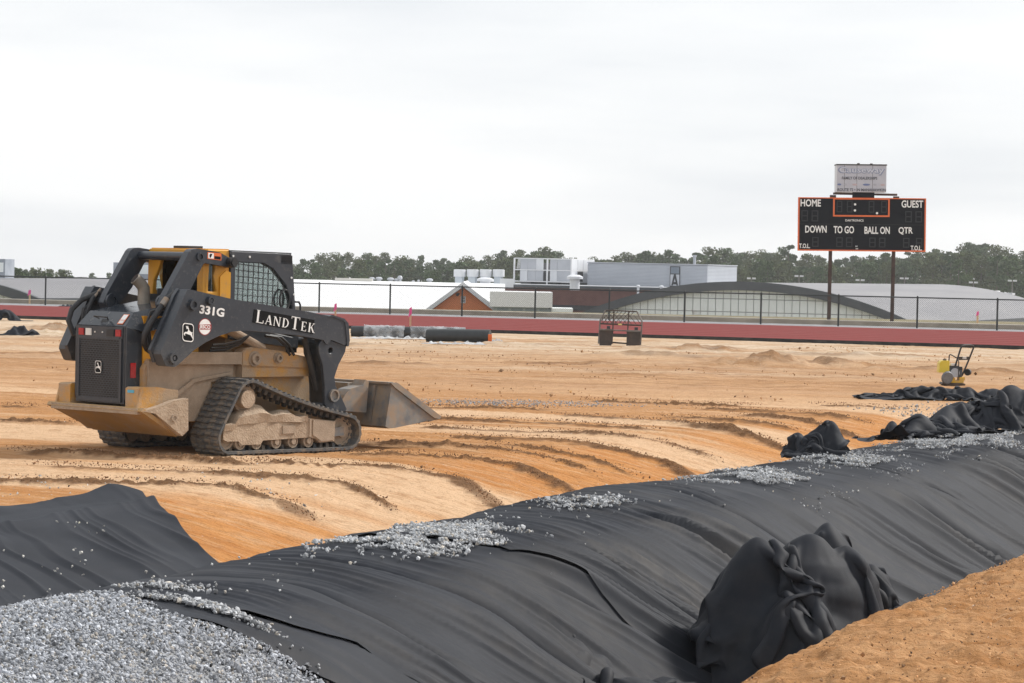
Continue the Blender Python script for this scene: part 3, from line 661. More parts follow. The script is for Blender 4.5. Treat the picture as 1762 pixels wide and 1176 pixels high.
def bank_bits(g, n):
    t = g.uniform(15, 27, n); s = g.uniform(4.2, 8, n); x, y = xy(t, s); return np.stack([x, y, ground_base(x, y) + .02], -1)
scatter(5000, bank_bits, .0065, 'soil crumbs and pebbles on the near dirt bank', 106, tint=(.42, .24, .115), spread=.4, category='soil', warm=0)
# ------------------------------------------------------------------ compact track loader
MUD = (.40, .295, .205)
m_slate = mat('slate_paint', (.026, .032, .043), (.034, .041, .053), 3., .36, dust=(.13, .125, .12), dustamt=.12, dscale=26, zdust=(.5, 1.35))
m_slate2 = mat('slate_paint_dusty', (.026, .032, .042), (.036, .042, .053), 3., .4, dust=(.12, .11, .10), dustamt=.14, dscale=11)
m_yel = mat('yellow_paint', (.66, .315, .022), (.60, .275, .02), 2., .42, dust=(.33, .22, .12), dustamt=.12, dscale=8)
m_yelmud = mat('yellow_paint_muddy', (.60, .29, .035), (.52, .25, .04), 2., .55, dust=MUD, dustamt=.56, dscale=3.2, bump=.6, bscale=60)
m_mud = mat('dried_mud', (.36, .265, .185), (.47, .36, .26), 9., .95, bump=1.6, bscale=45)
m_mudsm = mat('mud_film', (.33, .25, .18), (.42, .32, .235), 7., .9, bump=.7, bscale=70)
m_rub = mat('track_rubber', (.060, .063, .068), (.095, .098, .10), 14., .75, dust=(.24, .185, .13), dustamt=.32, dscale=9, bump=.6, bscale=90)
m_blk = mat('black_plastic', (.012, .012, .014), (.02, .02, .023), 8., .5)
m_steel = mat('worn_steel', (.16, .165, .175), (.27, .265, .25), 5., .5, .55, dust=MUD, dustamt=.4, dscale=4)
m_darksteel = mat('dark_steel', (.03, .03, .032), (.06, .055, .05), 8., .5, .4)
m_exh = mat('exhaust_metal', (.30, .27, .23), (.22, .195, .165), 9., .55, .5)
m_red = mat('red_lens', (.42, .015, .02), (.33, .01, .015), 12., .25)
m_whl = mat('white_lens', (.72, .72, .70), (.6, .6, .58), 12., .3)
m_white = mat('white_decal', (.86, .86, .85), (.78, .78, .77), 20., .55)
m_orange = mat('orange_decal', (.75, .16, .03), (.68, .14, .03), 20., .5)
m_decalblk = mat('black_decal', (.003, .003, .004), (.006, .006, .007), 20., .6, spec=.15)
m_jred = mat('maroon_decal', (.36, .035, .03), (.3, .03, .03), 20., .5)
m_blue = mat('blue_tag', (.10, .42, .60), (.09, .38, .55), 20., .5)
def M_glass(name, tint, refl=.12):
    m = bpy.data.materials.new(name); m.use_nodes = True; t = m.node_tree; t.nodes.remove(t.nodes['Principled BSDF'])
    tr = t.nodes.new('ShaderNodeBsdfTransparent'); tr.inputs[0].default_value = (*tint, 1); gl = t.nodes.new('ShaderNodeBsdfGlossy'); gl.inputs['Roughness'].default_value = .04
    fr = t.nodes.new('ShaderNodeFresnel'); fr.inputs[0].default_value = 1.5; ad = t.nodes.new('ShaderNodeMath'); ad.inputs[1].default_value = refl * .3
    t.links.new(fr.outputs[0], ad.inputs[0]); mx_ = t.nodes.new('ShaderNodeMixShader'); t.links.new(ad.outputs[0], mx_.inputs[0]); t.links.new(tr.outputs[0], mx_.inputs[1]); t.links.new(gl.outputs[0], mx_.inputs[2])
    t.links.new(mx_.outputs[0], t.nodes['Material Output'].inputs[0]); return m
m_glass = M_glass('tinted_cab_glass', (.88, .97, .955))

LD = empty('track_loader', (-3.015, 32.27, .0), math.radians(46), 'dusty grey and yellow compact track loader with bucket parked on the dirt', 'loader')
def rpt(x, r, z): return (x, -r, z)                      # r is metres to the machine's right side
def prism(mb, pts, r0, r1): return mb.prism(pts, -r0, -r1)
def rect(x0, x1, z0, z1): return [(x0, z0), (x1, z0), (x1, z1), (x0, z1)]
def circ(cx, cz, r, n=20): return [(cx + r * math.cos(2 * math.pi * k / n), cz + r * math.sin(2 * math.pi * k / n)) for k in range(n)]

# --- tracks
CIR = [(-.865, .185, .165), (-.575, .575, .215), (.80, .21, .19)]
def track_path():
    """outer line of the belt: rear idler, drive sprocket, front idler"""
    pts = []
    def arc(c, a0, a1, n):
        return [(c[0] + c[2] * math.cos(a0 + (a1 - a0) * k / n), c[1] + c[2] * math.sin(a0 + (a1 - a0) * k / n)) for k in range(n + 1)]
    def tang(c1, c2):                                    # clockwise outer tangent angle
        dx, dz = c2[0] - c1[0], c2[1] - c1[1]; d = math.hypot(dx, dz); return math.atan2(dz, dx) + math.acos((c1[2] - c2[2]) / d)
    a12, a23 = tang(CIR[0], CIR[1]), tang(CIR[1], CIR[2]); a31 = tang(CIR[2], CIR[0])
    pts += arc(CIR[0], -math.pi / 2, -(2 * math.pi - a12), 12) if False else []
    def cw(a0, a1):
        while a1 > a0: a1 -= 2 * math.pi
        return a1
    s1 = -math.pi / 2 if True else a31
    pts += arc(CIR[0], a31, cw(a31, a12), 14); pts += arc(CIR[1], a12, cw(a12, a23), 12)
    n = 16; p, q = pts[-1], (CIR[2][0] + CIR[2][2] * math.cos(a23), CIR[2][1] + CIR[2][2] * math.sin(a23))
    pts += [(p[0] + (q[0] - p[0]) * k / n, p[1] + (q[1] - p[1]) * k / n - .035 * math.sin(math.pi * k / n)) for k in range(1, n)]
    pts += arc(CIR[2], a23, cw(a23, a31), 14)
    # even spacing
    P = np.array(pts + [pts[0]]); L = np.r_[0, np.cumsum(np.hypot(*np.diff(P, axis=0).T))]; k = np.linspace(0, L[-1], 161)[:-1]
    return np.stack([np.interp(k, L, P[:, 0]), np.interp(k, L, P[:, 1])], -1), L[-1]
TP, TL = track_path()
TP[:, 1] -= TP[:, 1].min() - .02
def path_at(k):
    n = len(TP); f = (k % 1) * n; i = int(f); a = f - i; p = TP[i] * (1 - a) + TP[(i + 1) % n] * a; d = TP[(i + 1) % n] - TP[i]; d = d / np.linalg.norm(d); return p, d
def lug_mesh():
    mb = MB(); hw = .215                               # long across the belt, stepped like a block tread
    for k in range(4):
        y0 = -hw + k * hw / 2; dx = .005 if k % 2 else -.005
        mb.add([(-.021 + dx, y0, -.004), (.021 + dx, y0, -.004), (.021 + dx, y0 + hw / 2, -.004), (-.021 + dx, y0 + hw / 2, -.004), (-.013 + dx, y0 + .003, .018), (.013 + dx, y0 + .003, .018), (.013 + dx, y0 + hw / 2 - .003, .018), (-.013 + dx, y0 + hw / 2 - .003, .018)],
               [(3, 2, 1, 0), (4, 5, 6, 7), (0, 1, 5, 4), (1, 2, 6, 5), (2, 3, 7, 6), (3, 0, 4, 7)])
    me = bpy.data.meshes.new('lug'); bmesh.ops.recalc_face_normals(mb.bm, faces=mb.bm.faces[:]); mb.bm.to_mesh(me); mb.bm.free(); me.materials.append(m_rub); return me
LUG = lug_mesh()
def wheel_mesh(r, hw, m, dish=.03):
    mb = MB(); mb.cyl((0, -hw, 0), (0, hw, 0), r, 24); mb.cyl((0, -hw - dish, 0), (0, hw + dish, 0), r * .45, 16); mb.ringtube((0, hw + .001, 0), (0, hw + .014, 0), r, r * .8, 24); mb.ringtube((0, -hw - .001, 0), (0, -hw - .014, 0), r, r * .8, 24)
    me = bpy.data.meshes.new('roller'); bmesh.ops.recalc_face_normals(mb.bm, faces=mb.bm.faces[:]); mb.bm.to_mesh(me); mb.bm.free(); me.materials.append(m)
    for p in me.polygons: p.use_smooth = False
    return me
ROLL, IDL, IDF = wheel_mesh(.07, .15, m_mudsm), wheel_mesh(.13, .12, m_mudsm), wheel_mesh(.155, .10, m_mudsm)
def make_track(side):
    r0, r1 = (.55, 1.0) if side > 0 else (-1.0, -.55); rc = (r0 + r1) / 2
    mb = MB(); n = len(TP); V = []; F = []
    for i in range(n):
        d = TP[(i + 1) % n] - TP[i - 1]; d = d / np.linalg.norm(d); nn = np.array([-d[1], d[0]]); q = TP[i] - nn * .028
        V += [rpt(TP[i][0], r0, TP[i][1]), rpt(TP[i][0], r1, TP[i][1]), rpt(q[0], r1, q[1]), rpt(q[0], r0, q[1])]
    for i in range(n):
        a, b = i * 4, (i + 1) % n * 4
        for k in range(4): F.append((a + k, a + (k + 1) % 4, b + (k + 1) % 4, b + k))
    mb.add(V, F)
    for i in range(52):                                  # drive teeth on the inside
        p, d = path_at(i / 52); nn = np.array([-d[1], d[0]])
        for rr in (rc - .09, rc + .09):
            c = p - nn * .026; e = p - nn * .075; h = .016
            mb.add([rpt(c[0] - d[0] * h * 1.5, rr - .03, c[1] - d[1] * h * 1.5), rpt(c[0] + d[0] * h * 1.5, rr - .03, c[1] + d[1] * h * 1.5), rpt(c[0] + d[0] * h * 1.5, rr + .03, c[1] + d[1] * h * 1.5), rpt(c[0] - d[0] * h * 1.5, rr + .03, c[1] - d[1] * h * 1.5),
                    rpt(e[0] - d[0] * h, rr - .02, e[1] - d[1] * h), rpt(e[0] + d[0] * h, rr - .02, e[1] + d[1] * h), rpt(e[0] + d[0] * h, rr + .02, e[1] + d[1] * h), rpt(e[0] - d[0] * h, rr + .02, e[1] - d[1] * h)],
                   [(4, 5, 6, 7), (0, 1, 5, 4), (1, 2, 6, 5), (2, 3, 7, 6), (3, 0, 4, 7)])
    tr = mb.build('track', m_rub, LD)
    for i in range(68):
        p, d = path_at((i + .3) / 68); o = link('lug', LUG, tr)
        nn = np.array([-d[1], d[0]]); o.matrix_local = Matrix(((d[0], 0, nn[0], p[0]), (0, 1, 0, -rc), (d[1], 0, nn[1], p[1]), (0, 0, 0, 1)))
    for x in (-.68, -.455, -.18, .055, .275):
        o = link('roller', ROLL, tr); o.location = rpt(x, rc, .128)
    o = link('rear_idler', IDL, tr); o.location = rpt(CIR[0][0], rc, .19)
    o = link('front_idler', IDF, tr); o.location = rpt(CIR[2][0], rc, .215)
    out_r = r1 - .04 if side > 0 else r0 + .04; in_r = r0 + .1 if side > 0 else r1 - .1
    fr = MB(); pf = [(-.93, .17), (-.87, .15), (-.72, .15), (-.68, .11), (-.42, .11), (-.38, .15), (.28, .165), (.36, .15), (.42, .105), (.63, .115), (.64, .33), (.26, .37), (.05, .40), (-.25, .40), (-.5, .40), (-.7, .36), (-.93, .32)]
    prism(fr, pf, in_r, out_r); fr.build('track_frame', m_mud, tr, bevel=.015, seg=2)
    pl = MB(); rr0, rr1 = (out_r - .05, out_r + .012) if side > 0 else (out_r - .012, out_r + .05)
    prism(pl, [(.31, .19), (.36, .165), (.43, .12), (.62, .13), (.625, .325), (.31, .35)], rr0, rr1); pl.build('tension_cover', m_mudsm, tr, bevel=.006)
    pl = MB(); prism(pl, [(-.12, .215), (.06, .215), (.06, .30), (-.12, .30)], rr0, rr1); pl.build('grease_cover', m_mudsm, tr, bevel=.006)
    pl = MB(); prism(pl, [(.26, .17), (.285, .17), (.285, .36), (.26, .362)], rr0, rr1); pl.build('weld_rib', m_mudsm, tr, bevel=.004)
    yk = MB(); prism(yk, [(.62, .165), (.78, .175), (.78, .265), (.62, .26)], out_r - .05, out_r - .01 if side > 0 else out_r + .05); yk.build('idler_yoke', m_steel, tr, bevel=.008)
    sp = MB(); sp.cyl(rpt(-.575, rc - .17, .585), rpt(-.575, rc + .1, .585), .15, 26); sp.build('sprocket', m_mudsm, tr)
    hb = MB(); hb.cyl(rpt(-.615, rc, .588), rpt(-.615, rc + side * .2, .588), .093, 30); hb.build('drive_hub', m_mud, tr, bevel=.012, seg=2)
    mdm = MB(); N_ = 26; V = []; F = []                        # mud caked on the frame
    for i in range(N_):
        x = -.93 + i / (N_ - 1) * 1.16; h = .02 + .09 * math.exp(-((x + .45) / .22) ** 2) + .03 * float(vn(np.array(x * 7.), np.array(side * 3.), 9)) + .022 * float(vn(np.array(x * 17.), np.array(0.), 10)); zb = .37 + .03 * math.sin((x + .93) * 2.2) - (.05 if x < -.75 else 0)
        jo = .012 * float(vn(np.array(x * 15.), np.array(4.), 11))
        V += [rpt(x, out_r + side * (.012 + jo), zb - .06), rpt(x, out_r + side * (.02 - jo), zb + h * .35), rpt(x, out_r - side * .06, zb + h), rpt(x, out_r - side * .2, zb + h * .7), rpt(x, in_r, zb + h * .6)]
    for i in range(N_ - 1):
        for k in range(4): a = i * 5 + k; F.append((a, a + 1, a + 6, a + 5))
    mdm.add(V, F).build('caked_mud', m_mud, tr, smooth=True)
    return tr
make_track(1); make_track(-1)

# --- chassis
mb = MB(); prism(mb, [(-1.62, .52), (-1.25, .34), (.62, .30), (.76, .55), (.655, .86), (-.2, .90), (-1.55, 1.0), (-1.62, .9)], -.5, .5); mb.build('chassis', m_yelmud, LD, bevel=.01)
for sgn in (1, -1):
    mb = MB(); rr = (.47, .62) if sgn > 0 else (-.62, -.47)
    mb.plate([(-.40, .916), (-.40, 1.06), (-.37, 1.10), (-.273, 1.119), (.147, 1.077), (.594, .997), (.64, .97), (.647, .93), (.639, .907), (.545, .882)], [], -rr[0], -rr[1]); mb.build('upper_side_plate', m_yelmud, LD, bevel=.012, seg=2)
    mb = MB(); prism(mb, [(-.38, .80), (.60, .80), (.62, .905), (-.38, .92)], sgn * .49, sgn * .60); mb.build('side_rail', m_yelmud, LD, bevel=.02)
    mb = MB(); prism(mb, [(-1.25, .945), (-.395, .938), (-.395, 1.066), (-1.25, 1.066)], sgn * .50, sgn * .61); mb.build('rear_side_beam', m_mudsm, LD, bevel=.012, seg=2)
    for x, z, r_ in ((-.229, .996, .062), (.098, 1.001, .045)):
        mb = MB(); mb.cyl(rpt(x, sgn * .6, z), rpt(x, sgn * .63, z), r_ * 1.35, 24); mb.ringtube(rpt(x, sgn * .63, z), rpt(x, sgn * .665, z), r_, r_ * .5, 24); mb.build('pivot_boss', m_mudsm, LD)
    mb = MB(); prism(mb, [(-1.58, .53), (-1.25, .345), (-.75, .345), (-.75, .75), (-.45, .80), (-.45, .95), (-1.25, .955), (-1.59, .98)], sgn * .46, sgn * .535); mb.build('fender_plate', m_mudsm, LD, bevel=.01)
    mb = MB(); prism(mb, [(-1.3, .62), (-1.02, .79), (-.5, .86), (-.5, .83), (-1.0, .755), (-1.28, .58)], sgn * .53, sgn * .575); mb.build('fender_lip', m_mudsm, LD, bevel=.006)
mb = MB(); mb.box(-1.59, -.85, -.44, .44, .95, 1.44); mb.build('engine_bay', m_yel, LD, bevel=.012)

# --- rear bumper (belly scoop) and its brackets
mb = MB()
T = [(-1.885, -.79, .475), (-1.885, .79, .475), (-1.335, .69, .20), (-1.335, -.69, .20)]
mb.add([rpt(*p) for p in T] + [rpt(p[0] + .03, p[1], p[2] + .035) for p in T], [(0, 1, 2, 3), (7, 6, 5, 4), (0, 4, 5, 1), (1, 5, 6, 2), (2, 6, 7, 3), (3, 7, 4, 0)]); bp_ = mb.build('rear_scoop', mat('dusty_scoop', (.42, .245, .075), (.36, .225, .095), 3., .7, dust=MUD, dustamt=.3, dscale=4), LD, bevel=.006)
mb = MB(); mb.box(-1.88, -1.5, -.72, .72, .44, .5); mb.build('scoop_deck', m_mud, LD, bevel=.01)
for sgn in (1, -1):
    mb = MB(); prism(mb, [(-1.86, .475), (-1.70, .45), (-1.34, .21), (-1.26, .27), (-1.27, .60), (-1.45, .58), (-1.6, .535)], sgn * .70, sgn * .79); mb.build('scoop_end_plate', m_mud, LD, bevel=.012, seg=2)
    mb = MB(); prism(mb, [(-1.83, .48), (-1.83, .70), (-1.80, .715), (-1.58, .715), (-1.30, .68), (-1.30, .60), (-1.6, .5)], sgn * .46, sgn * .66); mb.build('scoop_bracket', m_yelmud, LD, bevel=.012)
    mb = MB(); prism(mb, [(-1.86, .49), (-1.80, .70), (-1.79, .49)], sgn * .66, sgn * .685); mb.build('scoop_gusset', m_yelmud, LD, bevel=.004)
mb = MB(); mb.ringtube(rpt(-1.45, .79, .40), rpt(-1.45, .80, .40), .04, .022, 14); mb.build('tow_eye', m_mudsm, LD)
mb = MB(); mb.box(-1.838, -1.83, -.60, -.50, .655, .685); mb.build('blue_tag', m_blue, LD)

# --- engine cover and grille door
XR = -1.80
mb = MB(); prism(mb, [(XR, .53), (XR, 1.325), (-1.60, 1.33), (-1.56, .53)], -.40, .40)
rd = mb.build('rear_door', m_slate2, LD, bevel=.018, seg=2)
mb = MB()
H = [(-1.795, -.395, 1.33), (-1.795, .395, 1.33), (-1.665, .36, 1.475), (-1.665, -.36, 1.475), (-.93, .36, 1.60), (-.93, -.36, 1.60), (-1.59, .47, 1.27), (-1.52, .45, 1.38), (-.93, .47, 1.47), (-.93, .47, 1.42), (-1.59, -.47, 1.27), (-1.52, -.45, 1.38), (-.93, -.47, 1.47), (-.93, -.47, 1.42)]
mb.add([rpt(*p) for p in H], [(0, 1, 2, 3), (3, 2, 4, 5), (1, 6, 7, 2), (2, 7, 8, 4), (7, 6, 9, 8), (0, 3, 11, 10), (3, 5, 12, 11), (11, 12, 13, 10), (0, 10, 6, 1), (4, 8, 9, 13, 12, 5), (10, 13, 9, 6)])
hd = mb.build('hood', mat('hood_paint', (.030, .036, .046), (.038, .044, .054), 3., .2, dust=(.20, .19, .175), dustamt=.08, dscale=9), LD, bevel=.025, seg=3)
# side quarter of the cover, curving to the yellow bay
for sgn in (1, -1):
    mb = MB(); mb.plate([(-1.80, .60), (-1.80, 1.33), (-1.60, 1.27), (-1.585, .74), (-1.60, .53), (-1.78, .53)], [circ(-1.68, .64, .012, 8), circ(-1.70, .57, .012, 8)], -sgn * .402, -sgn * .425); sp_ = mb.build('side_quarter', m_slate2, rd, bevel=.004)
# grille: perforated screen of slots
mb = MB(); holes = []
gx0, gx1, gz0, gz1 = -.335, .325, .585, 1.19
for r_ in range(27):
    for c in range(13):
        y0 = gx0 + .012 + c * .0505 + (.025 if r_ % 2 else 0); z0 = gz0 + .006 + r_ * .0222
        if y0 + .038 < gx1: holes.append((y0, y0 + .039, z0, z0 + .0135))
def grille():
    m2 = MB(); X0, X1 = XR - .012, XR - .004
    # bars between the slots
    for r_ in range(28):
        z0 = gz0 + .0195 + (r_ - 1) * .0222; m2.add([rpt(X0, gx0, z0), rpt(X0, gx1, z0), rpt(X0, gx1, z0 + .0087), rpt(X0, gx0, z0 + .0087), rpt(X1, gx0, z0), rpt(X1, gx1, z0), rpt(X1, gx1, z0 + .0087), rpt(X1, gx0, z0 + .0087)], [(0, 1, 2, 3), (0, 4, 5, 1), (1, 5, 6, 2), (2, 6, 7, 3), (3, 7, 4, 0)])
        for c in range(14):
            y0 = gx0 + c * .0505 + (.025 if r_ % 2 else 0)
            if y0 < gx1 - .01 and r_ < 27: m2.add([rpt(X0 + .001, y0, z0 + .0087), rpt(X0 + .001, y0 + .012, z0 + .0087), rpt(X0 + .001, y0 + .012, z0 + .0222), rpt(X0 + .001, y0, z0 + .0222)], [(0, 1, 2, 3)])
    for y0, y1, z0, z1 in ((-.365, gx0, .545, 1.20), (gx1, .36, .545, 1.20), (gx0, gx1, .545, gz0), (gx0, gx1, gz1, 1.205)):
        m2.add([rpt(a, b, c) for a in (X0 - .006, X1) for b, c in ((y0, z0), (y1, z0), (y1, z1), (y0, z1))], [(0, 1, 2, 3), (0, 4, 5, 1), (1, 5, 6, 2), (2, 6, 7, 3), (3, 7, 4, 0)])
    return m2.build('grille', m_slate2, rd)
mb = MB(); mb.add([rpt(XR - .0025, a, b) for a, b in ((gx0, gz0 - .03), (gx1, gz0 - .03), (gx1, gz1 + .03), (gx0, gz1 + .03))], [(0, 1, 2, 3)]); mb.build('radiator_screen', mat('radiator_dark', (.012, .012, .013), (.05, .045, .04), 4., .7), rd)
grille()
def rear_plate(name, y0, y1, z0, z1, m, x=XR, th=.012, par=None):
    q = MB(); q.add([rpt(a, b, c) for a in (x - th, x) for b, c in ((y0, z0), (y1, z0), (y1, z1), (y0, z1))], [(0, 1, 2, 3), (7, 6, 5, 4), (0, 4, 5, 1), (1, 5, 6, 2), (2, 6, 7, 3), (3, 7, 4, 0)]); return q.build(name, m, par or rd, bevel=.003)
rear_plate('light_bar', -.365, .37, 1.205, 1.318, m_slate)
rear_plate('tail_light', -.345, -.262, 1.225, 1.295, m_red, XR - .012); rear_plate('tail_light', .268, .35, 1.225, 1.295, m_red, XR - .012)
rear_plate('reverse_light', -.228, -.138, 1.225, 1.297, m_whl, XR - .012); rear_plate('blank_cover', .12, .24, 1.225, 1.295, m_blk, XR - .012)
for y0 in (-.08, .045): q = MB(); q.cyl(rpt(XR - .02, y0, 1.262), rpt(XR, y0, 1.262), .009, 10); q.build('bolt', m_whl, rd)
q = MB(); q.add([rpt(a, b, c) for b in (.4255, .431) for a, c in ((-1.745, .80), (-1.675, .80), (-1.675, .955), (-1.745, .955))], [(0, 1, 2, 3), (4, 5, 6, 7), (0, 1, 5, 4), (1, 2, 6, 5), (2, 3, 7, 6), (3, 0, 4, 7)]); q.build('reflector', m_red, rd)
q = MB(); q.tube([rpt(-1.76, -.08, 1.40), rpt(-1.80, -.12, 1.425), rpt(-1.80, .10, 1.418), rpt(-1.76, .06, 1.395)], .008, 8); q.add([rpt(-1.81, -.05, 1.30), rpt(-1.81, .06, 1.30), rpt(-1.74, .05, 1.40), rpt(-1.74, -.05, 1.40)], [(0, 1, 2, 3)]); q.build('latch_handle', m_blk, LD)
# decals that lie on the sloping back of the cover
def hood_decal(name, y0, y1, k0, k1, m, off=.006):
    a, b = np.array((-1.795, 1.33)), np.array((-1.665, 1.475)); n_ = np.array((-.745, .667)); P0, P1 = a + (b - a) * k0 + n_ * off, a + (b - a) * k1 + n_ * off
    q = MB(); q.add([rpt(P0[0], y0, P0[1]), rpt(P0[0], y1, P0[1]), rpt(P1[0], y1, P1[1]), rpt(P1[0], y0, P1[1])], [(0, 1, 2, 3)]); q.build(name, m, hd)
hood_decal('warning_decal', .24, .335, .12, .82, m_orange); hood_decal('warning_decal', .25, .325, .42, .78, m_white, .008); hood_decal('warning_decal', .25, .325, .17, .38, m_whl, .008)

# --- emblem of a leaping deer in a rounded frame
DEER = [(-.50, .02), (-.36, .10), (-.20, .08), (-.08, .16), (.0, .30), (-.02, .42), (-.12, .46), (-.30, .40), (-.22, .52), (-.30, .60), (-.36, .78), (-.27, .70), (-.24, .82), (-.17, .68), (-.10, .84), (-.08, .68), (.03, .80), (.0, .62), (.10, .56), (.12, .44), (.16, .32), (.30, .20), (.50, .12), (.62, .14), (.66, .02), (.56, -.02), (.60, -.12), (.70, -.46), (.80, -.66), (.70, -.64), (.52, -.42), (.34, -.22), (.10, -.18), (-.14, -.14), (-.34, -.10), (-.50, -.22), (-.40, -.32), (-.50, -.36), (-.64, -.20), (-.60, -.08)]
def emblem(parent, size, place):
    """place maps the emblem's own (u, v) to a point of the loader"""
    def rr(k, n=6):
        w_, h_, c = .8 * k, 1.0 * k, .38 * k; P = []
        for cx, cz, a0 in ((w_ - c, h_ - c, 0), (-w_ + c, h_ - c, 90), (-w_ + c, -h_ + c, 180), (w_ - c, -h_ + c, 270)):
            P += [(cx + c * math.cos(math.radians(a0 + 90 * j / n)), cz + c * math.sin(math.radians(a0 + 90 * j / n))) for j in range(n + 1)]
        return P
    for nm, m, o, i, off in (('emblem_field', m_decalblk, rr(1.02), None, .002), ('emblem_rim', m_white, rr(.97), rr(.87), .004)):
        b = bmesh.new()
        for lp in [o] + ([i] if i else []):
            v = [b.verts.new(place(p[0] * size, p[1] * size, off)) for p in lp]
            for k in range(len(v)): b.edges.new((v[k], v[(k + 1) % len(v)]))
        bmesh.ops.triangle_fill(b, use_beauty=True, edges=b.edges[:]); me = bpy.data.meshes.new(nm); b.to_mesh(me); b.free(); me.materials.append(m); link(nm, me, parent)
    b = bmesh.new(); v = [b.verts.new(place(p[0] * size * .95, p[1] * size * .92 - .04 * size, .0045)) for p in DEER]
    for k in range(len(v)): b.edges.new((v[k], v[(k + 1) % len(v)]))
    bmesh.ops.triangle_fill(b, use_beauty=True, edges=b.edges[:]); me = bpy.data.meshes.new('deer_emblem'); b.to_mesh(me); b.free(); me.materials.append(m_white); link('deer_emblem', me, parent)
emblem(rd, .066, lambda u, v, o: rpt(XR - .019 - o, -.008 + u, .90 + v))
# --- exhaust
q = MB(); pth = [rpt(-1.16, -.1, 1.50), rpt(-1.16, -.1, 1.66), rpt(-1.165, -.1, 1.72), rpt(-1.19, -.11, 1.76), rpt(-1.235, -.12, 1.80), rpt(-1.26, -.13, 1.82)]
q.tube(pth, [.068, .066, .066, .064, .062, .062], 20); q.build('exhaust_stack', m_exh, LD, smooth=True)
q = MB(); q.cyl(rpt(-1.262, -.1305, 1.8218), rpt(-1.264, -.131, 1.8232), .054, 20); q.build('exhaust_mouth', mat('soot', (.03, .015, .012), (.012, .01, .01), 20, .9), LD)

# --- cab
cab = MB(); cab.plate([(-.458, 2.134), (.38, 2.118), (.412, 2.09), (.427, 1.987), (.473, 1.532), (.532, 1.25), (.52, 1.095), (-.46, 1.2)],
          [[(-.39, 2.015), (.002, 2.008), (.138, 1.953), (.33, 1.775), (.42, 1.56), (.46, 1.30), (.44, 1.22), (-.39, 1.36)]], -.43, -.475)
cab_r = cab.build('cab_side_frame', m_slate2, LD, bevel=.008)
cab = MB(); cab.plate([(-.458, 2.134), (.38, 2.118), (.427, 1.987), (.473, 1.532), (.532, 1.25), (.52, 1.095), (-.46, 1.2)],
          [[(-.39, 2.015), (.002, 2.008), (.138, 1.953), (.33, 1.775), (.42, 1.56), (.46, 1.30), (.44, 1.22), (-.39, 1.36)]], .43, .475)
cab_l = cab.build('cab_side_frame', m_slate2, LD, bevel=.008)
for cf, sgn in ((cab_r, 1), (cab_l, -1)):
    q = MB(); prism(q, [(-.41, 2.03), (.002, 2.02), (.15, 1.96), (.345, 1.78), (.44, 1.55), (.47, 1.3), (.44, 1.2), (-.41, 1.34)], sgn * .438, sgn * .444); q.build('side_window', m_glass, cf)
    q = MB(); r_ = sgn * .482
    def inside(x, z): return z < 2.012 - max(0, x - .0) * .35 - max(0, x - .12) * .75 and z > 1.33
    for k in range(12):
        x = -.365 + k * .07; ztop = 2.012 if x < 0 else min(2.012, 2.012 - max(0, x) * .35 - max(0, x - .12) * .75); q.tube([rpt(x, r_, 1.36 - .06 * max(0, x)), rpt(x + .012, r_, ztop)], .0034, 4)
    for k in range(10):
        z = 1.38 + k * .066; xe = next((xx for xx in np.arange(.46, -.3, -.01) if inside(xx, z)), .4); q.tube([rpt(-.39, r_, z + .03), rpt(xe, r_, z - .012)], .0034, 4)
    q.build('window_guard', m_blk, cf)
q = MB(); q.prism([(-.47, 2.10), (.395, 2.085), (.40, 2.128), (-.47, 2.142)], -.47, .47); q.build('roof', m_slate2, LD, bevel=.012)
q = MB(); q.plate([(-.43, 1.15), (.43, 1.15), (.43, 2.12), (-.43, 2.12)], [[(-.37, 1.25), (.37, 1.25), (.37, 2.0), (-.37, 2.0)]], 0, .03)
q.build('front_door_frame', m_slate2, LD, matrix=Matrix(((0, -1, 0, .43), (1, 0, 0, 0), (0, 0, 1, 0), (0, 0, 0, 1))))
q = MB(); q.box(.418, .422, -.40, .40, 1.2, 2.05); q.build('windscreen', m_glass, LD)
# yellow rear section of the cab with its window openings
ys = [(-.83, 1.30), (-.80, 1.74), (-.785, 2.10), (-.76, 2.14), (-.46, 2.142), (-.46, 1.2)]
for sgn in (1, -1):
    q = MB(); hole = [(-.745, 1.70), (-.735, 1.98), (-.72, 2.0), (-.66, 1.99), (-.65, 1.93), (-.675, 1.86), (-.63, 1.70)]
    q.plate(ys, [hole], -sgn * .395, -sgn * .455); pn = q.build('cab_rear_side', m_yel, LD, bevel=.008)
    q = MB(); prism(q, [(-.60, 1.50), (-.60, 1.86), (-.52, 1.925), (-.455, 1.905), (-.455, 1.50)], sgn * .455, sgn * .475); q.build('service_panel', m_yel, pn, bevel=.006)
    q = MB(); prism(q, [(-.75, 1.68), (-.745, 2.0), (-.62, 2.0), (-.62, 1.68)], sgn * .41, sgn * .414); q.build('side_window', m_glass, pn)
q = MB(); q.plate([(-.455, 1.3), (.455, 1.3), (.455, 2.12), (.43, 2.142), (-.43, 2.142), (-.455, 2.12)], [[(-.28, 1.40), (.36, 1.40), (.36, 2.03), (-.24, 2.03), (-.28, 1.93), (-.36, 1.80), (-.38, 1.62)]], 0, .05)
q.build('cab_rear_panel', m_yel, LD, bevel=.006, matrix=Matrix(((0, -1, 0, -.775), (-1, 0, 0, 0), (0, 0, 1, 0), (0, 0, 0, 1))))
q = MB(); q.box(-.79, -.46, -.44, .44, 2.13, 2.152); q.build('rear_roof', m_yel, LD, bevel=.01)
q = MB(); q.box(-.72, -.50, -.06, .16, 2.152, 2.178); q.build('roof_hatch', m_blk, LD, bevel=.01)
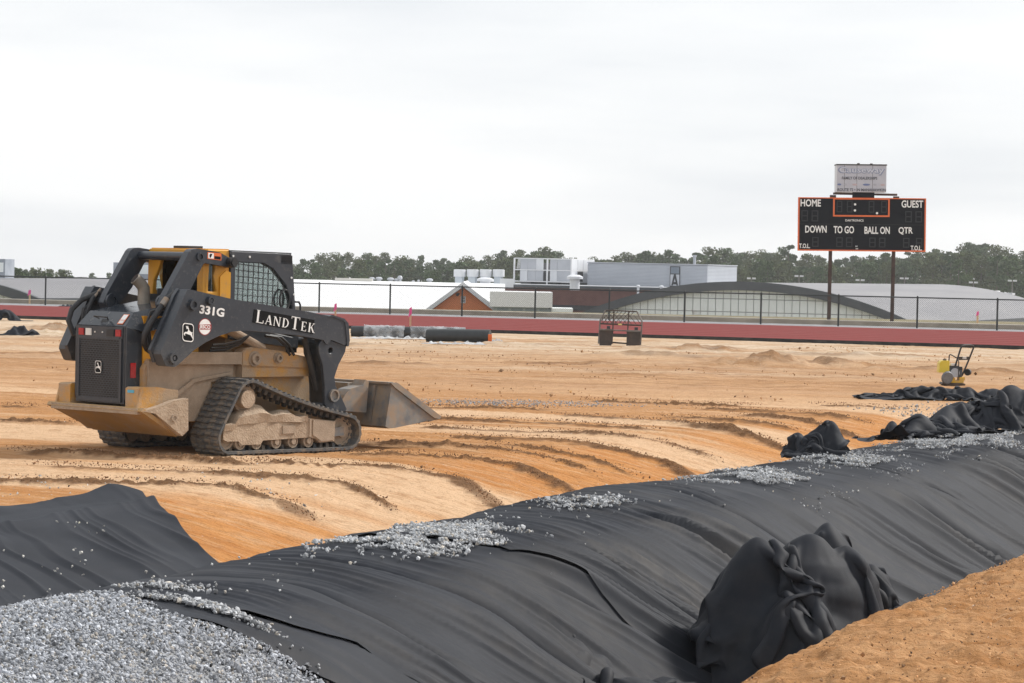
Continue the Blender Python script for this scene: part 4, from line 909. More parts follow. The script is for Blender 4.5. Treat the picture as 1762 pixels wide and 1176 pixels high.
q = MB(); q.box(-.70, -.685, -.44, .36, 1.36, 2.06); q.build('rear_window', M_glass('dark_glass', (.10, .12, .12)), LD)
q = MB(); q.box(-.88, -.80, -.12, .40, 1.45, 1.66)
for k in range(3): q.box(-.90, -.88, -.10, .38, 1.49 + k * .055, 1.515 + k * .055)
q.cyl(rpt(-.86, -.18, 1.66), rpt(-.86, -.18, 1.72), .045, 12); q.build('air_cleaner', m_blk, LD, bevel=.006)
q = MB(); q.box(-.25, .12, -.24, .24, 1.30, 1.42); q.prism([(-.30, 1.40), (-.18, 1.42), (-.24, 1.90), (-.34, 1.88)], -.22, .22); q.box(-.34, -.26, -.12, .12, 1.86, 1.98); q.build('operator_seat', m_blk, LD, bevel=.03, seg=2)
for sgn in (1, -1):
    q = MB(); q.tube([rpt(.10, sgn * .3, 1.45), rpt(.14, sgn * .3, 1.62)], .018, 8); q.tube([rpt(.14, sgn * .3, 1.6), rpt(.15, sgn * .3, 1.68)], .03, 8); q.build('joystick', m_blk, LD)
q = MB(); q.box(.25, .41, -.475, -.39, 2.005, 2.10); q.box(.235, .40, -.46, -.36, 2.10, 2.125); wl = q.build('work_light', m_blk, LD, bevel=.012)
q = MB(); q.box(.408, .414, -.465, -.40, 2.015, 2.09); q.build('lens', m_whl, wl)
q = MB(); q.box(.25, .41, .39, .475, 2.005, 2.10); q.build('work_light', m_blk, LD, bevel=.012)
q = MB(); q.tube([rpt(.47, .46, 1.60), rpt(.53, .46, 1.60), rpt(.55, .46, 1.57), rpt(.555, .46, 1.48)], .011, 8); q.build('grab_handle', m_blk, LD)
q = MB(); q.tube([rpt(.30 + .07 * math.cos(a), .486, 1.62 + .11 * math.sin(a)) for a in np.linspace(0, 2 * math.pi, 17)], .012, 6); q.build('door_grab', m_blk, LD)
q = MB(); q.prism([(.40, 1.05), (.53, 1.05), (.54, 1.30), (.47, 1.5), (.40, 1.5)], -.44, .44); q.build('cab_sill', m_blk, LD, bevel=.01)
q = MB(); q.prism([(.42, .86), (.74, .86), (.76, .96), (.55, 1.03), (.42, 1.03)], -.40, .40); q.build('front_step', m_yel, LD, bevel=.012)
q = MB(); q.box(-.46, .45, -.41, .41, 1.0, 1.28); q.build('cab_floor', m_yelmud, LD, bevel=.01)
for x, z in ((-.43, 2.08), (-.2, 2.075), (.40, 1.86), (.44, 1.68)): q = MB(); q.cyl(rpt(x, .475, z), rpt(x, .483, z), .012, 10); q.build('bolt', m_whl, LD)

# --- lift arms
ARM = [(-1.354, 1.722), (-1.395, 1.66), (-1.685, 1.10), (-1.69, 1.06), (-1.628, .949), (-1.60, .935), (-1.507, .929), (-1.47, .945), (-1.246, 1.105), (-1.10, 1.18), (-.95, 1.237), (-.748, 1.29), (-.6, 1.30), (-.484, 1.30), (-.08, 1.269), (.187, 1.25), (.545, 1.20), (.575, 1.165), (.60, 1.155), (.63, 1.172), (.655, 1.198), (.70, 1.19), (.86, 1.14), (.885, 1.165), (.889, 1.2), (.852, 1.385), (.83, 1.41), (.683, 1.447), (.322, 1.503), (-.748, 1.63), (-1.32, 1.725)]
for sgn in (1, -1):
    q = MB(); prism(q, ARM, sgn * .70, sgn * .85); arm = q.build('lift_arm', m_slate, LD, bevel=.014, seg=2)
    q = MB(); prism(q, [(-1.36, 1.735), (-1.42, 1.66), (-1.72, 1.10), (-1.66, .97), (-1.60, 1.06), (-1.36, 1.6)], sgn * .67, sgn * .715); q.build('arm_rear_flange', m_slate, arm, bevel=.005)
    q = MB(); prism(q, [(.60, 1.45), (.66, 1.472), (.84, 1.43), (.90, 1.38), (.925, 1.20), (.91, 1.13), (.885, 1.13), (.885, 1.2), (.85, 1.39), (.80, 1.415), (.66, 1.452)], sgn * .69, sgn * .858); q.build('arm_nose_band', m_slate, arm, bevel=.004)
    for x, z, r_, rb in ((-1.286, 1.57, .058, .03), (-1.056, 1.614, .045, .0), (-1.533, 1.021, .06, .0)):
        q = MB(); q.cyl(rpt(x, sgn * .845, z), rpt(x, sgn * .858, z), r_ * 1.1, 24); q.ringtube(rpt(x, sgn * .858, z), rpt(x, sgn * .885, z), r_, r_ * .55, 24)
        if not rb: q.cyl(rpt(x, sgn * .86, z), rpt(x, sgn * .88, z), .018, 10)
        q.build('arm_pin_boss', m_slate, arm)
    # drop leg down to the bucket
    leg = [(.545, 1.215), (.90, 1.15), (.885, 1.07), (.79, .93), (.735, .80), (.755, .70), (.83, .60), (.925, .45), (.90, .42), (.66, .44), (.60, .50), (.59, .70), (.555, .93), (.50, 1.05), (.49, 1.14)]
    q = MB(); q.plate(leg, [circ(.667, 1.085, .032, 12), circ(.717, .60, .05, 16)], -sgn * .79, -sgn * .835); dl = q.build('drop_leg', m_slate2, LD, bevel=.006)
    q = MB(); q.plate(leg, [], -sgn * .58, -sgn * .62); q.build('inner_cheek', m_slate2, dl, bevel=.006)
    q = MB(); prism(q, [(.50, 1.04), (.55, 1.16), (.59, 1.15), (.60, .95), (.63, .70), (.63, .52), (.60, .52), (.585, .70), (.545, .93)], sgn * .61, sgn * .80); q.build('leg_web', m_darksteel, dl)
    q = MB(); prism(q, [(.895, 1.14), (.88, 1.07), (.785, .93), (.73, .80), (.71, .80), (.76, .94), (.86, 1.08), (.87, 1.14)], sgn * .61, sgn * .82); q.build('leg_front_web', m_darksteel, dl)
    q = MB(); q.ringtube(rpt(.717, sgn * .835, .60), rpt(.717, sgn * .865, .60), .068, .05, 22); q.build('leg_bush', m_steel, dl)
    # upper link and cross tube
    lk = [(-1.075, 2.115), (-1.04, 2.14), (-.96, 2.148), (-.66, 2.115), (-.53, 2.06), (-.485, 2.02), (-.50, 1.975), (-.55, 1.965), (-.86, 2.0), (-.885, 1.985), (-1.05, 1.72), (-1.25, 1.50), (-1.40, 1.50), (-1.43, 1.56), (-1.38, 1.66)]
    q = MB(); prism(q, lk, sgn * .44, sgn * .53); lo = q.build('upper_link', m_slate, LD, bevel=.014, seg=2)
    q = MB(); q.cyl(rpt(-.52, sgn * .40, 2.01), rpt(-.52, sgn * .60, 2.01), .055, 18); q.cyl(rpt(-.52, sgn * .60, 2.01), rpt(-.52, sgn * .615, 2.01), .04, 10); q.build('link_pin', m_blk, lo, bevel=.006)
    q = MB(); q.ringtube(rpt(-.935, sgn * .53, 2.065), rpt(-.935, sgn * .55, 2.065), .045, .03, 18); q.build('tube_collar', m_slate, lo)
    q = MB(); q.ringtube(rpt(-1.33, sgn * .43, 1.575), rpt(-1.33, sgn * .40, 1.575), .085, .05, 20); q.cyl(rpt(-1.33, sgn * .44, 1.575), rpt(-1.33, sgn * .72, 1.575), .04, 14); q.build('link_boss', m_slate, lo)
    # lift cylinder and tilt hoses
    q = MB(); q.cyl(rpt(-.62, sgn * .54, 1.34), rpt(-.05, sgn * .54, 1.10), .05, 14); q.build('lift_cylinder', m_mudsm, LD); q = MB(); q.cyl(rpt(-.05, sgn * .54, 1.10), rpt(.1, sgn * .54, 1.02), .025, 10); q.build('cylinder_rod', m_steel, LD)
    q = MB(); q.cyl(rpt(.40, sgn * .70, 1.22), rpt(.60, sgn * .70, .66), .035, 12); q.build('tilt_cylinder', m_darksteel, LD)
    for k, (dz, dr) in enumerate(((0, 0), (.05, .05), (-.04, .09))):
        q = MB(); q.tube([rpt(-1.36 + .02 * k, sgn * (.64 + dr * .3), 1.66 - .03 * k), rpt(-1.45, sgn * (.60 + dr * .4), 1.60 - .03 * k), rpt(-1.56 - .02 * k, sgn * .56, 1.45 - dz), rpt(-1.60 - .02 * k, sgn * .53, 1.28 - dz), rpt(-1.56, sgn * .52, 1.10 + dz), rpt(-1.42, sgn * .5, .98)], .024 if k == 0 else .017, 8); q.build('hydraulic_hose', m_blk, LD, smooth=True)
    q = MB(); q.tube([rpt(-1.33, sgn * .62, 1.70), rpt(-1.46, sgn * .60, 1.585)], [.013, .02], 10); q.build('hose_fitting', m_steel, LD)
    for k in range(3):
        q = MB(); q.tube([rpt(-.80 + .02 * k, sgn * .56, 1.08 + .03 * k), rpt(-.6, sgn * .58, 1.09 + .03 * k), rpt(-.42, sgn * .6, 1.15 + .02 * k), rpt(-.30, sgn * .6, 1.24)], .014, 6); q.build('hydraulic_line', m_darksteel, LD, smooth=True)
    for k in range(2):
        q = MB(); q.tube([rpt(-.05 + .06 * k, sgn * .58, 1.24), rpt(.1 + .06 * k, sgn * .6, 1.22), rpt(.2 + .06 * k, sgn * .62, 1.14), rpt(.27 + .06 * k, sgn * .62, 1.03)], .017, 6); q.build('hydraulic_line', m_blk, LD, smooth=True)
    if sgn > 0: ARM_R = arm
q = MB(); q.tube([rpt(-1.33, .62, 1.69), rpt(-1.45, .62, 1.615), rpt(-1.545, .62, 1.50), rpt(-1.645, .615, 1.375), rpt(-1.71, .60, 1.255), rpt(-1.70, .58, 1.17), rpt(-1.63, .55, 1.10), rpt(-1.52, .5, 1.06)], .03, 10); q.build('hydraulic_hose', m_blk, LD, smooth=True)
q = MB(); q.tube([rpt(-1.44, .622, 1.625), rpt(-1.50, .622, 1.555)], .035, 10); q.build('hose_collar', m_steel, LD)
q = MB(); q.tube([rpt(-1.35, -.62, 1.66), rpt(-1.55, -.66, 1.58), rpt(-1.66, -.68, 1.48), rpt(-1.70, -.68, 1.36), rpt(-1.66, -.64, 1.22), rpt(-1.55, -.55, 1.15)], .03, 10); q.build('hydraulic_hose', m_blk, LD, smooth=True)
q = MB(); q.cyl(rpt(-.935, -.46, 2.065), rpt(-.935, .46, 2.065), .046, 24); q.build('cross_tube', m_slate, LD, smooth=True)
q = MB(); q.cyl(rpt(.66, -.6, 1.16), rpt(.66, .6, 1.16), .06, 18); q.build('arm_cross_tube', m_slate2, LD, smooth=True)

# --- lettering on the near arm
def side_place(x0, z0, tilt, off):
    """x,z,-y text plane to the arm's outer face"""
    c, s_ = math.cos(tilt), math.sin(tilt)
    return Matrix(((c, 0, -s_, x0), (0, 1, 0, -off), (s_, 0, c, z0), (0, 0, 0, 1)))
me = text_mesh('331G', .118, 1.3, .004, .001); me.transform(side_place(-1.025, 1.5, -.115, .8525)); me.materials.append(m_white); link('model_number', me, ARM_R)
emblem(ARM_R, .098, lambda u, v, o: (-1.342 + u * .98 + .0 * v, -.8505 - o, 1.282 + v - .1 * u))
def disc(name, cx, cz, r, off, m, z0=-9, z1=9):
    P = [(x, min(max(z, z0), z1)) for x, z in circ(cx, cz, r, 28)]; q = MB(); q.add([(x, -off, z) for x, z in P], [tuple(range(len(P)))]); q.build(name, m, ARM_R)
disc('round_sticker', -1.117, 1.34, .088, .8525, m_jred); disc('round_sticker', -1.117, 1.34, .080, .8535, m_white); disc('sticker_band', -1.117, 1.34, .080, .8545, m_jred, 1.312, 1.366)
me = text_mesh('JESCO', .052, 1.0, .0015, .0005); me.transform(side_place(-1.117, 1.339, -.06, .8552)); me.materials.append(m_white); link('sticker_lettering', me, ARM_R)
PLQ = [(-.451, 1.525), (.408, 1.415), (.386, 1.262), (-.473, 1.388)]
q = MB(); prism(q, PLQ, .8505, .854); q.build('name_plate', m_decalblk, ARM_R)
def serif(letters, H, m, x0, z0, tilt, off):
    """roman capitals: thick and thin strokes with serifs"""
    th, tn, sf = .16, .07, .05; c, s_ = math.cos(tilt), math.sin(tilt)
    def bar(x, z, w_, h_): q.box(x, x + w_, -.0012, 0, z, z + h_)
    def dia(xa, za, xb, zb, w_): q.prism([(xa, za), (xa + w_, za), (xb + w_, zb), (xb, zb)], -.0012, 0)
    cx = 0
    for ch, k in letters:
        q = MB()
        S = H * k; T_, N_, F_ = th * S, tn * S, sf * S
        def stem(x, w_=T_): bar(x, 0, w_, S); bar(x - F_, 0, w_ + 2 * F_, F_); bar(x - F_, S - F_, w_ + 2 * F_, F_)
        if ch == 'L': stem(cx + F_); bar(cx + F_, 0, .58 * S, F_ * 1.2); bar(cx + .58 * S, 0, F_, .24 * S); w_ = .68
        elif ch == 'A': dia(cx + .02 * S, 0, cx + .33 * S, S, N_); dia(cx + .58 * S, 0, cx + .30 * S, S, T_); bar(cx + .16 * S, .3 * S, .42 * S, N_ * .8); bar(cx - .04 * S, 0, .2 * S, F_); bar(cx + .5 * S, 0, .3 * S, F_); w_ = .80
        elif ch == 'N': bar(cx + F_, 0, N_, S); bar(cx - F_ * .5, 0, .2 * S, F_); bar(cx - F_ * .5, S - F_, .2 * S, F_); dia(cx + .60 * S, 0, cx + .04 * S, S, T_); bar(cx + .66 * S, 0, N_, S); bar(cx + .58 * S, S - F_, .24 * S, F_); w_ = .88
        elif ch == 'D':
            stem(cx + F_); n_ = 14; o = [(cx + .22 * S + .5 * S * math.cos(a), .5 * S + .5 * S * math.sin(a)) for a in np.linspace(-math.pi / 2, math.pi / 2, n_)]; i_ = [(cx + .22 * S + .36 * S * math.cos(a), .5 * S + .44 * S * math.sin(a)) for a in np.linspace(-math.pi / 2, math.pi / 2, n_)]
            for j in range(n_ - 1): q.prism([o[j], o[j + 1], i_[j + 1], i_[j]], -.0012, 0)
            bar(cx + F_, 0, .2 * S, .06 * S); bar(cx + F_, .94 * S, .2 * S, .06 * S); w_ = .84
        elif ch == 'T': bar(cx + .28 * S, 0, T_, S); bar(cx + .2 * S, 0, T_ + .16 * S, F_); bar(cx, S - F_ * 1.3, .74 * S, F_ * 1.3); bar(cx, .8 * S, F_ * .8, .2 * S); bar(cx + .70 * S, .8 * S, F_ * .8, .2 * S); w_ = .80
        elif ch == 'E': stem(cx + F_); bar(cx + F_, 0, .52 * S, F_ * 1.2); bar(cx + F_, S - F_ * 1.2, .5 * S, F_ * 1.2); bar(cx + F_, .48 * S, .38 * S, F_ * 1.1); bar(cx + .55 * S, 0, F_, .22 * S); bar(cx + .52 * S, .8 * S, F_, .2 * S); bar(cx + .40 * S, .4 * S, F_ * .8, .22 * S); w_ = .70
        elif ch == 'K': stem(cx + F_); dia(cx + .18 * S, .42 * S, cx + .58 * S, S, N_); dia(cx + .56 * S, 0, cx + .26 * S, .58 * S, T_); bar(cx + .5 * S, 0, .3 * S, F_); bar(cx + .48 * S, S - F_, .24 * S, F_); w_ = .82
        q.build('letter', m, ARM_R, matrix=Matrix(((c * 1.22, 0, -s_, x0), (0, 1, 0, -off), (s_ * 1.22, 0, c, z0), (0, 0, 0, 1))))
        cx += w_ * S + .11 * H
serif([('L', 1), ('A', .74), ('N', .74), ('D', .74), ('T', 1), ('E', .74), ('K', .74)], .135, m_white, -.425, 1.388, -.135, .8545)
# warning sticker on the near upper link
q = MB(); prism(q, [(-.83, 2.045), (-.64, 2.03), (-.64, 2.105), (-.83, 2.115)], .5305, .532); q.build('warning_decal', m_orange, LD)
q = MB(); prism(q, [(-.82, 2.052), (-.745, 2.046), (-.745, 2.103), (-.82, 2.108)], .532, .533); q.build('warning_decal', m_white, LD)
q = MB(); prism(q, [(-.735, 2.045), (-.65, 2.038), (-.65, 2.07), (-.735, 2.075)], .532, .533); q.build('warning_decal', m_decalblk, LD)
q = MB(); prism(q, [(-.80, 2.058), (-.785, 2.058), (-.765, 2.095), (-.79, 2.10), (-.805, 2.085)], .5335, .534); q.build('warning_decal', m_decalblk, LD)

# --- quick hitch and bucket
q = MB(); q.prism([(.92, .42), (1.0, .42), (1.30, .40), (1.33, .74), (1.28, .76), (1.24, .70), (1.05, .66), (.98, .60), (.92, .52)], -.74, -.56); q.prism([(.92, .42), (1.0, .42), (1.30, .40), (1.33, .74), (1.28, .76), (1.24, .70), (1.05, .66), (.98, .60), (.92, .52)], .56, .74); q.box(1.18, 1.30, -.56, .56, .52, .72); q.build('quick_hitch', m_steel, LD, bevel=.008)
BK = [(1.43, .72), (1.345, .26), (1.40, .235), (1.48, .236), (2.0, .30), (2.169, .33)]
q = MB(); th = .016
ins = [(1.45, .70), (1.365, .27), (1.41, .252), (1.48, .252), (2.0, .316), (2.165, .336)]
q.prism(BK + ins[::-1], -.98, .98); bkt = q.build('bucket', mat('bucket_steel', (.13, .14, .155), (.24, .24, .24), 4., .45, .45, dust=(.36, .275, .19), dustamt=.45, dscale=3.5), LD)
for sgn in (1, -1):
    q = MB(); prism(q, [(1.43, .722), (1.345, .26), (1.40, .237), (1.48, .238), (2.169, .334), (2.13, .365), (1.50, .722)], sgn * .975, sgn * 1.0); q.build('bucket_side', m_steel, bkt, bevel=.003)
    q = MB(); prism(q, [(1.40, .735), (1.50, .735), (2.185, .352), (2.16, .325), (2.08, .335), (1.46, .685)], sgn * .985, sgn * 1.018); q.build('side_edge', m_steel, bkt, bevel=.004)
q = MB(); q.box(1.40, 1.47, -.98, .98, .718, .742); q.build('bucket_top_bar', m_steel, bkt, bevel=.005)
q = MB(); q.prism([(2.02, .295), (2.20, .33), (2.20, .337), (2.02, .32)], -.99, .99); q.build('cutting_edge', m_steel, bkt)
for r_ in (-.75, -.3, .3, .75): q = MB(); prism(q, [(1.36, .38), (1.34, .30), (1.42, .70), (1.40, .70)], r_ - .02, r_ + .02); q.build('back_rib', m_steel, bkt)
# ------------------------------------------------------------------ chain-link fence
m_post = mat('black_fence_paint', (.010, .013, .013), (.018, .021, .021), 3., .5)
FA, FB = np.array((-19.28, 123.2)), np.array((18.35, 111.8)); fdir = (FB - FA) / np.linalg.norm(FB - FA)
FN = empty('chain_link_fence', (*(FA + fdir * -6), 0), math.atan2(fdir[1], fdir[0]), 'black chain link fence with posts between the red track and the school', 'fence')
FL = 54.; sp_m = 39.32 / 13.07; off = 6 % sp_m
for k in range(18):
    q = MB(); x = off + k * sp_m; q.cyl((x, 0, -.1), (x, 0, 1.25), .036, 8); po = q.build('post', m_post, FN)
    q = MB(); q.tube([(x, 0, 1.25), (x, 0, 1.285)], [.042, .02], 8); q.build('cap', m_post, po)
    q = MB(); q.cyl((x - .0, 0, 1.22), (x + sp_m, 0, 1.22), .024, 8); q.build('top_rail', m_post, FN)
def chain():
    V = []; F = []; r = .0024; H0, H1 = .06, 1.2; st = .075
    def bar(p, q_):
        p = np.array(p); q_ = np.array(q_); d = (q_ - p) / np.linalg.norm(q_ - p); a = np.array([0, 1., 0]); b = np.cross(d, a); i = len(V)
        for e in (p, q_):
            for k in range(3): V.append(e + (a * math.cos(k * 2.094) + b * math.sin(k * 2.094)) * r)
        for k in range(3): F.append((i + k, i + (k + 1) % 3, i + 3 + (k + 1) % 3, i + 3 + k))
    h = H1 - H0; x = -h
    while x < FL:
        for sg, y in ((1, .004), (-1, -.004)):
            a = (x, y, H0) if sg > 0 else (x + h, y, H0); b = (x + h, y, H1) if sg > 0 else (x, y, H1)
            if x > 0 and x + h < FL: bar(a, b)
        x += st
    link('chain_mesh', mesh_np('chain_mesh', V, F, m_post), FN, kind='stuff')
chain()

# ------------------------------------------------------------------ scoreboard
SY = 130.; P0 = at(1484, 432, SY); U_ = 258.
BT, BTr = -.012, None
m_board = mat('scoreboard_black', (.004, .005, .009), (.007, .0085, .013), 1.2, .8, spec=.12)
m_trim = mat('orange_trim', (.74, .15, .035), (.66, .13, .03), 3., .55)
m_wpost = mat('rusty_post', (.045, .028, .025), (.075, .045, .035), 4., .8)
m_sgn = mat('faded_sign_white', (.50, .51, .56), (.42, .43, .49), 1.5, .7)
m_sgw = mat('sign_side_white', (.72, .74, .78), (.66, .68, .73), 2., .7)
SB = empty('scoreboard', (P0[0], SY, -.2), 0, 'black football scoreboard with orange trim on two brown posts', 'scoreboard')
zb = P0[2] + .2
def S(zx, zy): return ((zx - 870) / U_, zb + (1050 - zy) / U_)
def sbox(name, x0, x1, y0, y1, d0, d1, m, par, bevel=0):
    a, b = S(x0, y1), S(x1, y0); q = MB(); q.box(a[0], b[0], d0, d1, a[1], b[1]); return q.build(name, m, par, bevel=bevel)
for px in (1429, 1538):
    x = at(px, 480, SY)[0] - P0[0]; q = MB()
    q.box(x - .07, x + .07, .20, .215, 0, zb + 2.3); q.box(x - .07, x + .07, .385, .40, 0, zb + 2.3); q.box(x - .012, x + .012, .215, .385, 0, zb + 2.3); q.build('support_post', m_wpost, SB)
panel = MB(); a, b = S(165, 1045), S(1583, 462); panel.box(a[0], b[0], 0, .2, a[1], b[1]); panel = panel.build('panel', m_board, SB)
for x0, x1, y0, y1 in ((155, 168, 455, 1055), (1572, 1588, 455, 1055), (168, 1572, 455, 466), (168, 1572, 1040, 1055)): sbox('trim', x0, x1, y0, y1, -.03, .205, m_trim, panel)
for x0, x1, y0, y1 in ((545, 563, 466, 668), (1162, 1180, 466, 668), (563, 1162, 650, 668), (563, 1162, 466, 476)): sbox('clock_frame', x0, x1, y0, y1, -.02, -.001, m_trim, panel)
sbox('panel_joint', 168, 1572, 750, 758, -.004, -.001, mat('joint_dark', (.003, .003, .004), (.006, .006, .006), 5, .8), panel)
def fit_text(body, zx, zy, w_, h_, m, par, bold=0., y=-.006, place=S, k=U_, name='lettering'):
    me = text_mesh(body, 1., 1., bold, .003); n = len(me.vertices); co = np.empty(n * 3, np.float32); me.vertices.foreach_get('co', co); co = co.reshape(-1, 3)
    lo, hi = co.min(0), co.max(0); c = (lo + hi) / 2; x, z = place(zx, zy)
    co = (co - c) * np.array([w_ / k / (hi[0] - lo[0]), 1, h_ / k / (hi[2] - lo[2])]) + np.array([x, y, z]); me.vertices.foreach_set('co', co.astype(np.float32).ravel()); me.update()
    me.materials.append(m); return link(name, me, par)
for b_, x, y, w_, h_ in (('HOME', 293, 518, 228, 82), ('GUEST', 1434, 520, 244, 82), ('DOWN', 355, 812, 240, 82), ('TO GO', 668, 815, 230, 82), ('BALL ON', 1042, 818, 284, 82), ('QTR', 1362, 822, 160, 86), ('T.O.L.', 230, 1000, 122, 52), ('T.O.L.', 1484, 1013, 126, 54)):
    fit_text(b_, x, y, w_, h_, m_white, panel, .022)
fit_text('DAKTRONICS', 786, 710, 204, 24, m_white, panel, .012)
fit_text('M', 812, 1000, 22, 16, m_white, panel, .012); fit_text('M', 818, 1028, 26, 14, m_white, panel, .012)
for x, y in ((791, 530), (790, 598), (1038, 626)): a = S(x, y); q = MB(); q.cyl((a[0], -.02, a[1]), (a[0], 0, a[1]), .05, 12); q.build('clock_dot', m_white, panel)
m_seg = mat('unlit_segment', (.0065, .0075, .012), (.009, .0105, .015), 9., .5)
SEG = None
def digit(zx, zy, w_, h_):
    global SEG
    q = MB(); t_ = w_ * .16
    for x0, x1, y0, y1 in ((0, w_, 0, t_), (0, w_, h_ / 2 - t_ / 2, h_ / 2 + t_ / 2), (0, w_, h_ - t_, h_), (0, t_, 0, h_), (w_ - t_, w_, 0, h_)):
        a, b = S(zx + x0, zy + y1), S(zx + x1, zy + y0); q.box(a[0], b[0], -.008, -.002, a[1], b[1])
    q.build('digit', m_seg, panel)
for x in (190, 305, 1355, 1470): digit(x, 600, 75, 125)
for x in (585, 700, 945, 1085): digit(x, 490, 62, 130)
for x in (315, 585, 695, 955, 1065, 1335, 1480): digit(x, 900, 72, 110)
# small billboard on top
sg = MB(); a, b = S(582, 392), S(1140, 82); sg.box(a[0], b[0], .02, .9, a[1], b[1])
sg = sg.build('billboard', m_sgw, SB)
q = MB(); a, b = S(586, 388), S(1136, 92); q.box(a[0], b[0], .004, .019, a[1], b[1]); sgf = q.build('billboard_face', m_sgn, SB)
for x in (668, 808, 984): sbox('face_seam', x - 1.5, x + 1.5, 92, 388, 0, .003, m_decalblk, sgf)
sbox('billboard_cap', 578, 1145, 78, 92, -.01, .92, m_darksteel, SB)
fit_text('Causeway', 860, 155, 530, 96, mat('sign_blue_grey', (.20, .24, .36), (.26, .3, .42), 3., .7), sgf, .05, -.001); fit_text('Causeway', 860, 152, 500, 80, mat('sign_pale', (.58, .60, .66), (.52, .54, .6), 3., .7), sgf, .012, -.006)
m_dk = mat('sign_dark', (.04, .045, .06), (.08, .085, .1), 3., .7)
fit_text('FAMILY OF DEALERSHIPS', 838, 235, 396, 32, m_dk, sgf, .014, -.003); fit_text('ROUTE 72 \u2022 IN MANAHAWKIN', 862, 366, 540, 32, m_dk, sgf, .02, -.003)
for i, (x, w_) in enumerate(((612, 44), (680, 26), (785, 60), (915, 84), (1012, 40), (1098, 52))):
    c_ = S(x, 308); q = MB(); q.prism([(c_[0] + w_ / 2 / U_ * math.cos(k * math.pi / 6), c_[1] + .045 * math.sin(k * math.pi / 6)) for k in range(12)], -.003, .003); q.build('dealer_logo', (mat('logo_blue', (.12, .17, .33), (.16, .2, .36), 5, .7), mat('logo_grey', (.36, .37, .42), (.42, .43, .47), 5, .7), mat('logo_pink', (.5, .4, .42), (.46, .38, .4), 5, .7))[i % 3], sgf)
for x in (810, 955): sbox('cap_lug', x - 12, x + 12, 66, 79, .2, .4, m_wpost, SB)
sbox('beam', 535, 1252, 400, 424, .2, .36, m_wpost, SB); sbox('beam_end', 500, 565, 430, 458, .2, .4, m_wpost, SB); sbox('beam_end', 1212, 1275, 430, 458, .2, .4, m_wpost, SB); sbox('mount', 752, 992, 388, 460, .1, .4, m_board, SB)
for o in SB.children:
    if o.name.startswith(('panel', 'billboard')): o.rotation_euler = (0, BT, 0)

# ------------------------------------------------------------------ school beyond the fence (it stands on lower ground)
m_brick = mat('maroon_brick', (.135, .066, .060), (.175, .088, .078), 1.5, .9)
m_fasc = mat('dark_fascia', (.055, .062, .072), (.075, .082, .092), 1., .6)
m_roofm = mat('grey_metal_roof', (.20, .20, .215), (.24, .238, .25), .6, .85, stretch=(1, .1, 1))
m_wallp = mat('pale_wall_panel', (.82, .86, .86), (.76, .80, .80), .8, .6)
m_whroof = mat('white_roof', (.74, .745, .75), (.69, .70, .71), .4, .6)
m_whm = mat('white_metal', (.66, .68, .71), (.58, .60, .64), 1., .5)
m_grm = mat('grey_metal', (.40, .42, .46), (.46, .48, .52), 1., .5)
m_gable = mat('orange_boards', (.74, .26, .105), (.66, .23, .095), 1., .8)
m_dkv = mat('vent_dark', (.03, .032, .037), (.05, .052, .057), 3., .7)
GR = -6.8
def vault(name, label, pc, pf_y, Y, hw, rise, depth, rot, zeave, panels):
    """barrel roofed hall: end wall faces the field"""
    c = at(pc, pf_y, Y); E_ = empty(name, (c[0], Y, GR), rot, label, 'building'); R_ = (hw * hw + rise * rise) / (2 * rise); ze = zeave - GR
    def zarc(x, dr=0): return ze + math.sqrt(max((R_ - dr) ** 2 - x * x, 0)) - (R_ - rise)
    xs = np.linspace(-hw, hw, 49); V = []
    for y in (-.5, depth):
        V += [(x, y, zarc(x)) for x in xs]
    V += [(x, -.5, zarc(x) - .12) for x in xs]
    F = [(i, i + 1, 50 + i, 49 + i) for i in range(48)]
    link('roof', mesh_np('roof', V[:98], F, m_roofm, True), E_)
    q = MB(); n = 48
    for i in range(n):
        x0, x1 = xs[i], xs[i + 1]; q.add([(x0, -.55, zarc(x0) + .05), (x1, -.55, zarc(x1) + .05), (x1, -.55, zarc(x1) - .5), (x0, -.55, zarc(x0) - .5), (x0, -.2, zarc(x0) + .05), (x1, -.2, zarc(x1) + .05), (x1, -.2, zarc(x1) - .5), (x0, -.2, zarc(x0) - .5)], [(0, 1, 2, 3), (0, 4, 5, 1), (3, 2, 6, 7)])
    q.build('fascia', m_fasc, E_)
    q = MB(); q.box(hw - .1, hw + .25, -.5, depth, zarc(hw) - .45, zarc(hw) + .02); q.build('eave', m_fasc, E_)
    q = MB(); q.box(-hw - .25, -hw + .1, -.5, depth, zarc(hw) - .45, zarc(hw) + .02); q.build('eave', m_fasc, E_)
    q = MB(); q.box(-hw + .3, hw - .3, .02, depth - .2, 0, ze - .35); q.build('wall', m_brick, E_)
    q = MB(); q.prism([(x, zarc(x) - .3) for x in xs[2:-2]] + [(hw - .8, ze - .45), (-hw + .8, ze - .45)], -.08, .3); q.build('end_wall', mat('panel_joint_dark', (.22, .24, .245), (.25, .27, .27), 1, .7), E_)
    w_ = panels; k = int((2 * hw - 2.2) / w_); zb_ = ze - .35
    for i in range(k):
        x0 = -hw + 1.1 + i * w_; x1 = x0 + w_ - .05; zt = min(zarc(x0), zarc(x1)) - .35; z = zb_
        while z < zt - .08:
            z1 = min(z + .78, zt); q = MB(); q.add([(x0, -.12, z), (x1, -.12, z), (x1, -.12, (z1 if z1 < zt else zarc(x1) - .36)), (x0, -.12, (z1 if z1 < zt else zarc(x0) - .36))], [(0, 1, 2, 3)])
            ex = bmesh.ops.extrude_face_region(q.bm, geom=q.bm.faces[:]); [setattr(g.co, 'y', -.08) for g in ex['geom'] if isinstance(g, bmesh.types.BMVert)]
            q.build('wall_panel', m_wallp, E_); z = z1 + .05
    return E_
